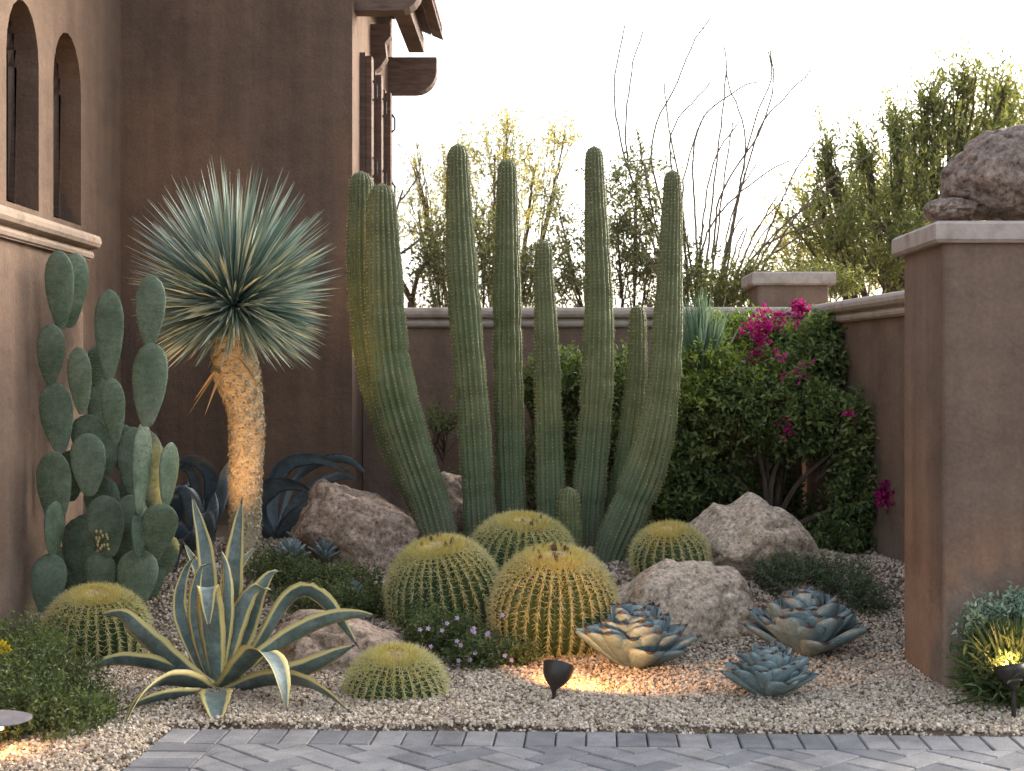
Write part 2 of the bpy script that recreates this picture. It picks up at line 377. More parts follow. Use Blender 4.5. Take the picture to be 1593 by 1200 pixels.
BULB, nt, p = newmat("lit_bulb", 0.5)
p.inputs["Base Color"].default_value = (1, .7, .35, 1); p.inputs["Emission Color"].default_value = (1, 0.55, 0.2, 1); p.inputs["Emission Strength"].default_value = 8

# ------------------------------------------------------------------ ground
PO = np.array([-1.24, 5.0]); PA = math.atan2(-0.11, 2.84)
PU = np.array([math.cos(PA), math.sin(PA)]); PV = np.array([math.sin(PA), -math.cos(PA)])   # along the back edge, towards the camera
def sstep(a, b, x):
    t = np.clip((x - a) / (b - a), 0, 1); return t * t * (3 - 2 * t)
def gh(X, Z):
    X = np.asarray(X, float); Z = np.asarray(Z, float)
    amp = 0.28 - 0.10 * sstep(0.9, 1.9, X) - 0.05 * sstep(-1.6, -2.4, X)
    h = amp * sstep(6.15, 8.1, Z) + 0.012
    h = h + 0.012 * np.sin(X * 3.1 + 1) * np.sin(Z * 2.7) * sstep(5.3, 6, Z) + 0.006 * np.sin(X * 9 + Z * 7)
    h = h * (1 - sstep(9.9, 11, Z)) * (1 - sstep(3.5, 6, np.abs(X)))
    du = (X - PO[0]) * PU[0] + (Z - PO[1]) * PU[1]; dv = (X - PO[0]) * PV[0] + (Z - PO[1]) * PV[1]
    inside = np.minimum(du, dv)
    return np.where(inside > -0.02, -0.045 + (h + 0.045) * sstep(0.02, -0.02, inside), h)
xs = np.concatenate([[-400, -150, -60, -25, -12, -7], np.arange(-4.4, 4.41, 0.045), [7, 12, 25, 60, 150, 400]])
ys = np.concatenate([[-60, -20, -5, 0, 2, 3], np.arange(3.6, 11.2, 0.045), [12, 14, 18, 26, 45, 90, 200, 500, 900]])
gx, gy = np.meshgrid(xs, ys)
mb = MB(); nx = len(xs)
ii, jj = np.meshgrid(np.arange(nx - 1), np.arange(len(ys) - 1)); b0 = (jj * nx + ii).ravel()
mb.add(np.stack([gx, gy, gh(gx, gy)], -1), np.stack([b0, b0 + 1, b0 + nx + 1, b0 + nx], -1))
obj("ground", mb, EARTH, smooth=True, kind='structure')

# loose gravel: every pebble is real, none could be counted
def pebbles(x0, x1, y0, y1, n, s0, s1):
    X = RNG.uniform(x0, x1, n); Y = RNG.uniform(y0, y1, n)
    du = (X - PO[0]) * PU[0] + (Y - PO[1]) * PU[1]; dv = (X - PO[0]) * PV[0] + (Y - PO[1]) * PV[1]
    k = ~((du > 0.012) & (dv > 0.012)); X = X[k]; Y = Y[k]
    return X, Y, RNG.uniform(s0, s1, len(X)) ** 1.0
mb = MB()
cube = np.array([(-1, -1, -1), (1, -1, -1), (1, 1, -1), (-1, 1, -1), (-1, -1, 1), (1, -1, 1), (1, 1, 1), (-1, 1, 1)], float) * 0.62
cf = np.array([(0, 3, 2, 1), (4, 5, 6, 7), (0, 1, 5, 4), (1, 2, 6, 5), (2, 3, 7, 6), (3, 0, 4, 7)])
for args in ((-2.3, 2.3, 4.72, 5.9, 66000, .0042, .0095), (-2.4, -1.2, 4.1, 4.75, 11000, .0042, .0095), (-2.4, 2.2, 5.9, 7.0, 30000, .006, .0105), (-2.35, 2.2, 7.0, 8.4, 14000, .008, .013)):
    X, Y, S = pebbles(*args); N = len(X)
    q = nrm(RNG.normal(size=(N, 4))); w_, x_, y_, z_ = q.T
    Rm = np.stack([1 - 2 * (y_ ** 2 + z_ ** 2), 2 * (x_ * y_ - z_ * w_), 2 * (x_ * z_ + y_ * w_), 2 * (x_ * y_ + z_ * w_), 1 - 2 * (x_ ** 2 + z_ ** 2), 2 * (y_ * z_ - x_ * w_),
                   2 * (x_ * z_ - y_ * w_), 2 * (y_ * z_ + x_ * w_), 1 - 2 * (x_ ** 2 + y_ ** 2)], -1).reshape(N, 3, 3)
    loc = cube[None] * RNG.uniform(0.6, 1.15, (N, 8, 1)) * RNG.uniform(0.65, 1.3, (N, 1, 3))
    V = np.einsum('nij,nkj->nki', Rm, loc) * S[:, None, None]
    V[..., 2] *= 0.9
    V += np.stack([X, Y, gh(X, Y) + S * RNG.uniform(0.0, 1.1, N)], -1)[:, None]
    mb.add(V.reshape(-1, 3), (cf[None] + np.arange(N)[:, None, None] * 8).reshape(-1, 4))
obj("gravel", mb, GRAV, kind='stuff')

lt = MB(); n = 420; X = RNG.uniform(-2.0, 2.0, n); Y = 4.95 + RNG.random(n) ** 1.3 * 2.6
leaves(lt, np.stack([X, Y, gh(X, Y) + .016], -1), np.stack([RNG.normal(0, 1, n), RNG.normal(0, 1, n), RNG.uniform(-.1, .25, n)], -1), RNG.uniform(.012, .032, n), .009, jitter=.4, fold=.3)
LITTER = leafmat("leaf_litter", [(0.15, (0.10, 0.06, 0.035)), (0.5, (0.25, 0.17, 0.09)), (0.85, (0.36, 0.28, 0.15))], 0.8, 0.1, 0.2, (1, 1, 1))
obj("leaf_litter", lt, LITTER, kind='stuff')

# ------------------------------------------------------------------ paving
def clip(poly, lo, hi):
    for ax, lim, sg in ((0, lo[0], 1), (0, hi[0], -1), (1, lo[1], 1), (1, hi[1], -1)):
        out = []
        for i in range(len(poly)):
            a, b = poly[i], poly[(i + 1) % len(poly)]
            da, db = (a[ax] - lim) * sg, (b[ax] - lim) * sg
            if da >= 0: out.append(a)
            if (da >= 0) != (db >= 0):
                t = da / (da - db); out.append((a[0] + (b[0] - a[0]) * t, a[1] + (b[1] - a[1]) * t))
        poly = out
        if len(poly) < 3: return []
    out = []
    for q in poly:
        if not out or math.dist(q, out[-1]) > 0.002: out.append(q)
    if len(out) > 2 and math.dist(out[0], out[-1]) < 0.002: out.pop()
    return out if len(out) > 2 else []
bricks = []
g_ = 0.0050
for i in range(46): bricks.append([(i * .1, 0), (i * .1 + .1, 0), (i * .1 + .1, .2), (i * .1, .2)])
for j in range(12): bricks.append([(0, .2 + j * .1), (.2, .2 + j * .1), (.2, .3 + j * .1), (0, .3 + j * .1)])
c45 = math.cos(pi / 4)
for n_ in range(-60, 90):
    for m_ in range(-50, 60):
        ox, oy = (n_ + 2 * m_) * .1, (n_ - 2 * m_) * .1
        for r in (((0, 0), (.2, 0), (.2, .1), (0, .1)), ((0, .1), (.1, .1), (.1, .3), (0, .3))):
            q = [((ox + a) * c45 - (oy + b) * c45, (ox + a) * c45 + (oy + b) * c45) for a, b in r]
            if max(a for a, _ in q) < .2 or min(a for a, _ in q) > 4.6 or max(b for _, b in q) < .2 or min(b for _, b in q) > 1.4: continue
            q = clip(q, (.2, .2), (4.6, 1.4))
            if q:
                ar = abs(sum(q[k][0] * q[(k + 1) % len(q)][1] - q[(k + 1) % len(q)][0] * q[k][1] for k in range(len(q)))) / 2
                if ar > 0.0008: bricks.append(q)
mb = MB()
def pw(u, v, z): return (PO[0] + PU[0] * u + PV[0] * v, PO[1] + PU[1] * u + PV[1] * v, z)
mb.add([pw(0.004, 0.004, -.025), pw(6, 0.004, -.025), pw(6, 7, -.025), pw(0.004, 7, -.025)], [(0, 1, 2, 3)])
walk = obj("paved_walkway", mb, SAND, kind='structure')
def paver_mb(mb, q):
    q = np.array(q); c = q.mean(0)
    def inset(d):
        out = []
        n = len(q)
        for k in range(n):
            a, b, e = q[k - 1], q[k], q[(k + 1) % n]
            d1 = nrm(b - a); d2 = nrm(e - b); n1 = np.array([-d1[1], d1[0]]); n2 = np.array([-d2[1], d2[0]])
            if np.dot(n1, c - b) < 0: n1 = -n1
            if np.dot(n2, c - b) < 0: n2 = -n2
            s = n1 + n2; out.append(b + s * d / max(1 + np.dot(n1, n2), 0.4))
        return out
    lo, up = inset(g_ / 2), inset(g_ / 2 + .004)
    tz = random.uniform(-.0018, .0018); tx, ty = random.uniform(-.015, .015), random.uniform(-.015, .015); n = len(q)
    V = [pw(*a, -.03) for a in lo] + [pw(*a, tz - .004 + (a[0] - c[0]) * tx + (a[1] - c[1]) * ty) for a in lo] + [pw(*a, tz + (a[0] - c[0]) * tx + (a[1] - c[1]) * ty) for a in up]
    for s in (0, n): mb.add([V[s + k] for k in range(2 * n)], [(k, (k + 1) % n, n + (k + 1) % n, n + k) for k in range(n)])
    mb.add(V[2 * n:], [list(range(n))])
def visible(q):
    c = pw(*np.mean(q, 0), 0); x = c[0] / c[1] * F + CX; y = CY + EYE / c[1] * F
    return (-30 < x < 1640) and y < 1290, y
inv = sorted([(visible(q)[1], k) for k, q in enumerate(bricks) if visible(q)[0]])
keep = set(k for _, k in inv[:295])
rest = MB()
for k, q in enumerate(bricks):
    if k in keep:
        mb = MB(); paver_mb(mb, q); o = obj("paver", mb, PAVER, walk)
    else: paver_mb(rest, q)
obj("pavers_beyond", rest, PAVER, walk, kind='stuff')

# ------------------------------------------------------------------ walls and house
def prism(mb, prof, p0, p1, out, m=0):
    "moulding: profile (outward, height) swept from p0 to p1 on the ground plan; out = outward unit vector"
    p0 = np.array([*p0, 0.]); p1 = np.array([*p1, 0.]); o = np.array([*out, 0.]); n = len(prof)
    V = [p0 + o * a + [0, 0, b] for a, b in prof] + [p1 + o * a + [0, 0, b] for a, b in prof]
    mb.add(V, [(k, (k + 1) % n, n + (k + 1) % n, n + k) for k in range(n)])
    mb.add(V, [list(range(n))[::-1], list(range(n, 2 * n))])
def coping_prof(h, t, dp):
    "rounded double roll coping across a wall of thickness t, top at h"
    out = [(-t - dp * .5, h - .13), (0.0 + dp * .5, h - .13)]
    for k in range(5):
        a = -pi / 2 + k * pi / 4; out.append((dp * .5 + .018 * math.cos(a), h - .105 + .022 * math.sin(a)))
    out += [(dp * .45, h - .078)]
    for k in range(6):
        a = -pi / 2 + k * pi / 5; out.append((dp + .03 * math.cos(a), h - .037 + .035 * math.sin(a)))
    out += [(-t - dp, h - .002), (-t - dp, h - .07), (-t - dp * .5, h - .08)]
    return out
def garden_wall(label, p0, p1, top, t, dp=.045, base=-.2, ends=False, stone=None):
    p0 = np.array(p0, float); p1 = np.array(p1, float); d = nrm(p1 - p0); o = np.array([d[1], -d[0]])
    r = thing("garden_wall", label, "wall", (*((p0 + p1) / 2), 0))
    mb = MB(); prism(mb, [(-t, base), (0, base), (0, top - .13), (-t, top - .13)], p0, p1, o)
    obj("wall_body", mb, STUCCO, r)
    mb = MB(); e = d * (.04 if ends else 0)
    prism(mb, coping_prof(top, t, dp), p0 - e * 0, p1 + e, o)
    obj("coping", mb, stone or STONE, r)
    return r
garden_wall("long low brown stucco wall behind the tall column cactus, stone coping", (-1.155, 9.72), (1.72, 9.65), 1.65, .25)
# right side wall runs from the far corner towards the near pillar
garden_wall("brown stucco wall at the right behind the near pillar, running back to the bougainvillea", (1.745, 9.65), (2.17, 6.16), 1.65, .25)
garden_wall("brown stucco wall below the arched windows, ending behind the prickly pear", (-2.33, 3.2), (-2.33, 7.56), 1.92, .25, .055, ends=True, stone=STONE_TAN)
bpy.data.objects["garden_wall.002"].location = bpy.data.objects["garden_wall.002"].location

def pillar(label, x0, x1, y0, y1, top, ch=.08, ov=.04, rock=None):
    r = thing("wall_pillar", label, "pillar", ((x0 + x1) / 2, (y0 + y1) / 2, 0))
    mb = MB(); n = 8; bz = .02
    # lightly rounded arrises
    pts = []
    for cx, cy, a0 in ((x0 + bz, y0 + bz, pi), (x1 - bz, y0 + bz, 1.5 * pi), (x1 - bz, y1 - bz, 0), (x0 + bz, y1 - bz, .5 * pi)):
        for k in range(4): a = a0 + k * pi / 6; pts.append((cx + bz * math.cos(a), cy + bz * math.sin(a)))
    n = len(pts)
    V = [(a, b, -.2) for a, b in pts] + [(a, b, top - ch) for a, b in pts]
    mb.add(V, [(k, (k + 1) % n, n + (k + 1) % n, n + k) for k in range(n)])
    mb.add(V, [list(range(n, 2 * n))])
    obj("shaft", mb, STUCCO, r, smooth=False)
    mb = MB()
    lo = (x0 - ov, y0 - ov); hi = (x1 + ov, y1 + ov); e = .012
    rings = [((lo[0] + e, lo[1] + e), (hi[0] - e, hi[1] - e), top - ch), (lo, hi, top - ch + e), (lo, hi, top - e), ((lo[0] + e, lo[1] + e), (hi[0] - e, hi[1] - e), top)]
    V = []
    for a, b, z in rings: V += [(a[0], a[1], z), (b[0], a[1], z), (b[0], b[1], z), (a[0], b[1], z)]
    mb.add(V, [(s + k, s + (k + 1) % 4, s + 4 + (k + 1) % 4, s + 4 + k) for s in (0, 4, 8) for k in range(4)] + [(3, 2, 1, 0), (12, 13, 14, 15)])
    obj("cap", mb, STONE, r)
    return r
pillar("large brown stucco pillar in the right foreground under a flat stone cap", 1.517, 2.35, 5.54, 6.15, 1.77)
pillar("small distant stucco pillar with stone cap at the far wall corner", 1.47, 1.95, 9.93, 10.4, 1.90, .09, .04)

hs_ = thing("stucco_house", "tall brown stucco house at the left with arched windows and timber eaves", "house", (-1.9, 9.2, 0))
def arch_outline(y0, y1, z0, ztop, n=10):
    r = (y1 - y0) / 2; zc = ztop - r * 1.25
    pts = [(y0, z0), (y1, z0)]
    for k in range(n + 1):
        a = k * pi / n; pts.append(((y0 + y1) / 2 + r * math.cos(a), zc + r * 1.25 * math.sin(a)))
    return pts
wins = [(7.22, 7.69), (7.92, 8.40), (6.50, 6.97), (5.78, 6.25)]
HX = -2.6; HT = 4.6
outer = [(3.0, -.2), (9.2, -.2), (9.2, HT), (3.0, HT)]
holes = [arch_outline(a, b, 2.05, 3.09) for a, b in wins]
polys = [[Vector((y, z, 0)) for y, z in outer]] + [[Vector((y, z, 0)) for y, z in h][::-1] for h in holes]
tris = tessellate_polygon(polys)
flat = [v for pl in polys for v in pl]
mb = MB(); mb.add([(HX, v.x, v.y) for v in flat], [tuple(t) for t in tris])
for h in holes:
    n = len(h); V = [(HX, y, z) for y, z in h] + [(HX - .16, y, z) for y, z in h]
    mb.add(V, [(k, (k + 1) % n, n + (k + 1) % n, n + k) for k in range(n)])
mb.box((HX - .3, 3.0, HT), (HX, 9.2, HT + .05))
obj("side_wall", mb, STUCCO_D, hs_)
for h in holes:
    fr = MB(); n = len(h); c = np.mean(h, 0)
    inn = [(c[0] + (y - c[0]) * .86, c[1] + (z - c[1]) * .94) for y, z in h]
    V = [(HX - .115, y, z) for y, z in h] + [(HX - .115, y, z) for y, z in inn] + [(HX - .15, y, z) for y, z in inn]
    fr.add(V, [(k, (k + 1) % n, n + (k + 1) % n, n + k) for k in range(2 * n) if k != n - 1 and k != 2 * n - 1] + [(n - 1, 0, n, 2 * n - 1), (2 * n - 1, n, 2 * n, 3 * n - 1)])
    w_ = obj("arched_window", fr, WOOD, hs_)
    gl = MB(); gl.add([(HX - .148, y, z) for y, z in inn], [list(range(n))]); obj("pane", gl, GLASSD, w_)
# front (camera facing) wall and right flank
RX = -1.16; YB = 11.75
mb = MB(); mb.box((HX - .25, 9.2, -.2), (RX, 9.45, HT)); obj("front_wall", mb, STUCCO_D, hs_)
# flank with window openings
wy = [(9.62, 9.92), (10.22, 10.52), (10.86, 11.10)]
outer = [(9.45, -.2), (YB, -.2), (YB, HT), (9.45, HT)]
holes = [[(a, 1.7), (b, 1.7), (b, 3.26), (a, 3.26)] for a, b in wy]
polys = [[Vector((y, z, 0)) for y, z in outer]] + [[Vector((y, z, 0)) for y, z in h][::-1] for h in holes]
tris = tessellate_polygon(polys); flat = [v for pl in polys for v in pl]
mb = MB(); mb.add([(RX, v.x, v.y) for v in flat], [tuple(t) for t in tris])
for h in holes:
    V = [(RX, y, z) for y, z in h] + [(RX - .12, y, z) for y, z in h]
    mb.add(V, [(k, (k + 1) % 4, 4 + (k + 1) % 4, 4 + k) for k in range(4)])
mb.face([(RX, YB, -.2), (HX, YB, -.2), (HX, YB, HT), (RX, YB, HT)])
mb.face([(RX, 9.45, HT), (RX, YB, HT), (HX, YB, HT), (HX, 9.45, HT)])
obj("flank_wall", mb, STUCCO_D, hs_)
for a, b in wy:
    fr = MB()
    fr.box((RX - .02, a - .03, 1.66), (RX + .035, a + .035, 3.30)); fr.box((RX - .02, b - .035, 1.66), (RX + .035, b + .03, 3.30))
    fr.box((RX - .02, a + .035, 3.22), (RX + .035, b - .035, 3.30)); fr.box((RX - .02, a + .035, 1.66), (RX + .035, b - .035, 1.74))
    w_ = obj("flank_window", fr, WOOD, hs_)
    gl = MB(); gl.box((RX - .09, a, 1.7), (RX - .08, b, 3.26)); obj("pane", gl, GLASSD, w_)
    sh = MB(); sh.box((RX + .037, a - .02, 1.70), (RX + .075, a + .10, 3.28)); obj("shutter", sh, WOOD, w_)
    for z in (2.0, 2.5, 3.0):
        ir = MB(); tube(ir, [(RX + .076, a + .04, z), (RX + .10, a + .04, z + .02), (RX + .10, a + .04, z + .10), (RX + .08, a + .04, z + .13)], .008, 5)
        obj("iron_latch", ir, IRON, w_)
# corbels (rounded timber brackets) and eave
def corbel(y, x1, z0, z1, th):
    mb = MB(); r = (z1 - z0) * .62
    pr = [(RX - .02, z1), (x1, z1), (x1, z0 + r)]
    for k in range(1, 7):
        a = k * pi / 12; pr.append((x1 - r + r * math.cos(a), z0 + r - r * math.sin(a)))
    pr += [(RX - .02, z0)]
    n = len(pr); V = [(x, y, z) for x, z in pr] + [(x, y + th, z) for x, z in pr]
    mb.add(V, [(k, (k + 1) % n, n + (k + 1) % n, n + k) for k in range(n)]); mb.add(V, [list(range(n))[::-1], list(range(n, 2 * n))])
    obj("corbel", mb, WOOD2, hs_)
corbel(9.30, -.74, 3.50, 3.74, .16)
corbel(11.36, -.785, 3.385, 3.655, .16)
mb = MB()
zz = [3.63, 3.55, 3.50, 3.40, 3.34, 3.28]; xx = [-1.02, -1.02, -1.06, -1.05, -1.09, -1.16]
V = [(x, 10.2, z) for x, z in zip(xx, zz)] + [(RX, 10.2, 3.63)] + [(x, 10.32, z) for x, z in zip(xx, zz)] + [(RX, 10.32, 3.63)]
n = 7; mb.add(V, [(k, (k + 1) % n, n + (k + 1) % n, n + k) for k in range(n)]); mb.add(V, [list(range(n))[::-1], list(range(n, 2 * n))])
obj("carved_bracket", mb, WOOD, hs_)
mb = MB(); mb.box((-1.02, 9.25, 3.745), (-.90, 11.62, 3.86)); obj("eave_beam", mb, WOOD, hs_)
def roof_z(x): return 3.87 + (-.80 - x) * .42
for k in range(9):
    x0 = -1.6 + k * .095
    mb = MB(); V = []
    for y in (9.25, 11.66):
        V += [(x0, y, roof_z(x0)), (x0 + .088, y, roof_z(x0 + .088)), (x0 + .088, y, roof_z(x0 + .088) + .022), (x0, y, roof_z(x0) + .022)]
    mb.add(V, [(0, 1, 5, 4), (1, 2, 6, 5), (2, 3, 7, 6), (3, 0, 4, 7), (0, 3, 2, 1), (4, 5, 6, 7)]); obj("soffit_board", mb, WOOD, hs_)
for j in range(14):                        # barrel tiles, four courses up the slope
    y = 9.30 + j * .175
    for c_ in range(3):
        xa = -.76 - c_ * .30; mb = MB(); V = []
        for (x, rr) in ((xa, .092), (xa - .34, .078)):
            zc = roof_z(x) + .03 + (0.02 if x == xa else 0)
            for q in range(7):
                a = q * pi / 6; V.append((x, y + rr * math.cos(a), zc + rr * .8 * math.sin(a)))
            for q in range(6, -1, -1):
                a = q * pi / 6; V.append((x, y + (rr - .014) * math.cos(a), zc + (rr * .8 - .014) * math.sin(a)))
        mb.add(V, [(k, (k + 1) % 14, 14 + (k + 1) % 14, 14 + k) for k in range(14)]); mb.add(V[:14], [(k, 13 - k, 12 - k, k + 1) for k in range(6)])
        obj("roof_tile", mb, TILE, hs_)

# ------------------------------------------------------------------ boulders
def boulder(label, px, py_top, py_bot, w_px, Z, depth, mat, seed, squash=1.0, lean=0.0, bumps=None, group=None, sink=.12, freq=1.1, cuts=7, low=.20, fine=.015, name="boulder"):
    a = W(px, py_bot, Z); b = W(px, py_top, Z)
    hw = w_px / F * Z / 2; h = b[2] - a[2] + sink
    me0 = bpy.data.meshes.new("tmp"); import bmesh
    bm = bmesh.new(); bmesh.ops.create_icosphere(bm, subdivisions=5, radius=1); bm.to_mesh(me0); bm.free()
    n = len(me0.vertices); V = np.empty(n * 3); me0.vertices.foreach_get("co", V); V = V.reshape(-1, 3)
    Fc = np.empty(len(me0.polygons) * 3, int); me0.polygons.foreach_get("vertices", Fc); Fc = Fc.reshape(-1, 3)
    bpy.data.meshes.remove(me0)
    r = random.Random(seed); off = Vector((seed * 3.7, seed * 1.3, seed * 7.1))
    V = np.sign(V) * np.abs(V) ** .82
    for k in range(cuts):                  # broken faces
        d = nrm([r.gauss(0, 1), r.gauss(0, 1), r.gauss(0, .8)]); lim = r.uniform(.62, .86)
        s = V @ d - lim; V = V - np.outer(np.where(s > 0, s * .85, 0), d)
    out = []
    for v in V:
        p = Vector(v); q = p * freq + off
        d = low * mnoise.fractal(q, .9, 2.0, 4) + .05 * mnoise.fractal(q * 4, .8, 2.1, 4) + fine * mnoise.noise(q * 16) + fine * .8 * mnoise.noise(q * 34)
        cr = abs(mnoise.noise(q * 1.7 + Vector((9, 3, 1)))); d -= .10 * max(0, .10 - cr) / .10
        out.append(p * (1 + d))
    V = np.array(out); V[:, 2] -= V[:, 2].min(); V[:, 2] /= V[:, 2].max()
    V[:, 0] -= (V[:, 0].max() + V[:, 0].min()) / 2; V[:, 0] /= V[:, 0].max()
    V[:, 0] += lean * V[:, 2]
    if bumps:                              # profile: height factor along the width
        xs_, fs_ = zip(*bumps); V[:, 2] *= np.interp(V[:, 0], xs_, fs_)
    V[:, 0] *= hw; V[:, 1] *= depth; V[:, 2] *= h
    mb = MB(); mb.add(V + [a[0], Z, a[2] - sink], Fc)
    return tag(obj(name, mb, mat, smooth=True, at=(a[0], Z, a[2] - sink)), label, "boulder", group)
boulder("smooth pale granite boulder just behind the orange-lit blue agave", 1063, 868, 1008, 256, 6.75, .34, BOUL, 3, bumps=((-1, .8), (-.4, .98), (0.1, 1), (.7, .92), (1, .6)), cuts=3, freq=.8, low=.12, fine=.006)
boulder("tall peaked granite boulder in front of the bougainvillea, right of the small barrel cactus", 1182, 766, 905, 232, 7.6, .38, BOUL, 12, bumps=((-1, .75), (-.6, .93), (-.38, .88), (-.1, 1.0), (.5, .86), (1, .4)), cuts=5, low=.13, fine=.008)
boulder("craggy brown boulder between the yucca trunk and the column cactus", 560, 742, 905, 215, 7.75, .34, BOUL2, 8, bumps=((-1, .86), (-.6, 1.0), (-.1, .97), (.3, .93), (1, .80)), cuts=7, low=.15, fine=.010)
boulder("brown boulder directly behind the leftmost leaning cactus stems", 684, 728, 880, 185, 8.2, .30, BOUL2, 21, bumps=((-1, .5), (-.3, .93), (.3, 1), (1, .82)), cuts=8)
boulder("long flat rock lying behind the striped agave, reaching to the front barrel cactus", 528, 948, 1065, 285, 6.1, .30, BOUL2, 33, bumps=((-1, .85), (-.5, 1), (.2, .93), (.7, .72), (1, .45)), cuts=8, sink=.08)
boulder("rough pink granite boulder sitting on the cap of the near pillar", 1592, 198, 346, 250, 5.83, .27, BOUL3, 9, cuts=0, sink=.0, bumps=((-1, .8), (-.5, .97), (0, 1.02), (1, .9)), freq=1.0, low=.11, fine=.012)
boulder("low knobbly stone on the pillar cap beside the big pink boulder", 1478, 308, 347, 80, 5.80, .13, BOUL3, 15, cuts=1, sink=.0, freq=1.0, low=.12, fine=.012, name="stone")

# ------------------------------------------------------------------ column cactus
cc = W(830, 862, 7.8)
cactus = thing("column_cactus", "large multi-stemmed column cactus with nine ribbed green stems in the centre of the bed", "cactus", (cc[0], cc[1], gh(cc[0], 7.8)))
def ribbed_stem(pts, Z, nr, seed, dz=0.0):
    "pts: (px, py, width px) from base to tip"
    P = np.array([[*W(x, y, Z - dz * (1 - k / (len(pts) - 1))), w / F * Z / 2] for k, (x, y, w) in enumerate(pts)])
    Ln = np.linalg.norm(np.diff(P[:, :3], axis=0), axis=1).sum(); n = int(Ln / .018)
    S = spline(P, n); Pc = S[:, :3]; R = S[:, 3].copy()
    s = np.linspace(0, Ln, n); r = random.Random(seed); ph = [r.uniform(0, 6) for _ in range(4)]
    R *= 1 + .018 * np.sin(s * 9 + ph[0]) + .014 * np.sin(s * 23 + ph[1]) + .008 * np.sin(s * 47 + ph[2])
    for hb in [r.uniform(.15, .95) * Ln for _ in range(int(3 + Ln * 2))]: R *= 1 - r.uniform(.03, .07) * np.exp(-((s - hb) / .022) ** 2)
    tip = Ln - s; rt = R[-1] * 1.05
    R *= np.where(tip < rt * 1.3, np.sqrt(np.clip(1 - (1 - tip / (rt * 1.3)) ** 2, 0.004, 1)), 1)
    m = nr * 4; q = np.arange(m) % 4
    amp = .27
    base_prof = np.where(q == 0, 1.0, np.where(q == 2, 1 - amp, 1 - amp * .17))
    prof = np.tile(base_prof, (n, 1)); mb = MB()
    wob = 1 + .012 * np.sin(s[:, None] * 31 + np.arange(m)[None] * 2.4)
    ring = tube(mb, Pc, R, m, prof * wob, a=s / Ln)
    st = obj("stem", mb, CACT, cactus, smooth=True, attr="h")
    # areoles with short spines on every rib crest
    sp = MB(); step = max(1, int(.024 / .018 + .5))
    rows = np.arange(2, n - 1, 1)
    A = ring[rows][:, ::4]; C = Pc[rows][:, None]
    k = RNG.random(A.shape[:2]) < (.78)
    A0 = A[k]; D0 = nrm((A - C)[k]); T0 = np.tile(nrm(np.gradient(Pc, axis=0))[rows][:, None], (1, A.shape[1], 1))[k]
    tt = np.tile((s[rows] / Ln)[:, None], (1, A.shape[1]))[k]
    for j in range(4):
        D = D0 * .8 + RNG.normal(0, .65, D0.shape) + T0 * .1
        cones(sp, A0 - D0 * .001, D, (.007 + .005 * tt) * RNG.uniform(.7, 1.5, len(A0)), .0017)
    o = obj("spines", sp, CSPINE, st, kind='stuff')
for pts, Z, nr, sd_, dz in (
    ([(690, 862, 52), (668, 780, 62), (640, 700, 66), (612, 600, 68), (600, 500, 64), (596, 400, 56), (594, 330, 48), (594, 285, 42)], 7.62, 18, 1, .0),
    ([(700, 850, 44), (655, 770, 54), (618, 690, 56), (588, 600, 54), (568, 500, 50), (562, 400, 45), (562, 320, 40), (562, 266, 36)], 7.95, 16, 2, .0),
    ([(752, 872, 48), (746, 800, 52), (740, 700, 52), (733, 600, 50), (722, 470, 50), (716, 370, 46), (713, 290, 38), (712, 224, 31)], 7.78, 16, 3, 0),
    ([(800, 868, 42), (796, 780, 44), (793, 700, 46), (791, 600, 46), (789, 480, 44), (789, 370, 38), (789, 300, 33), (789, 247, 29)], 7.95, 15, 4, 0),
    ([(858, 872, 44), (857, 800, 46), (855, 700, 44), (852, 600, 42), (849, 500, 36), (846, 430, 31), (846, 374, 26)], 7.82, 14, 5, 0),
    ([(912, 880, 44), (914, 800, 50), (922, 700, 52), (929, 600, 52), (932, 480, 46), (929, 380, 39), (926, 300, 33), (924, 227, 28)], 7.86, 16, 6, 0),
    ([(938, 900, 50), (955, 850, 60), (985, 780, 66), (1014, 700, 62), (1032, 600, 54), (1040, 480, 44), (1044, 370, 36), (1046, 310, 30), (1046, 264, 24)], 7.62, 18, 7, 0),
    ([(948, 850, 40), (968, 760, 42), (982, 670, 38), (990, 590, 34), (992, 520, 29), (992, 474, 24)], 8.0, 13, 8, 0),
    ([(886, 870, 34), (885, 810, 38), (884, 757, 33)], 7.55, 13, 9, 0)):
    ribbed_stem(pts, Z, nr, sd_, dz)

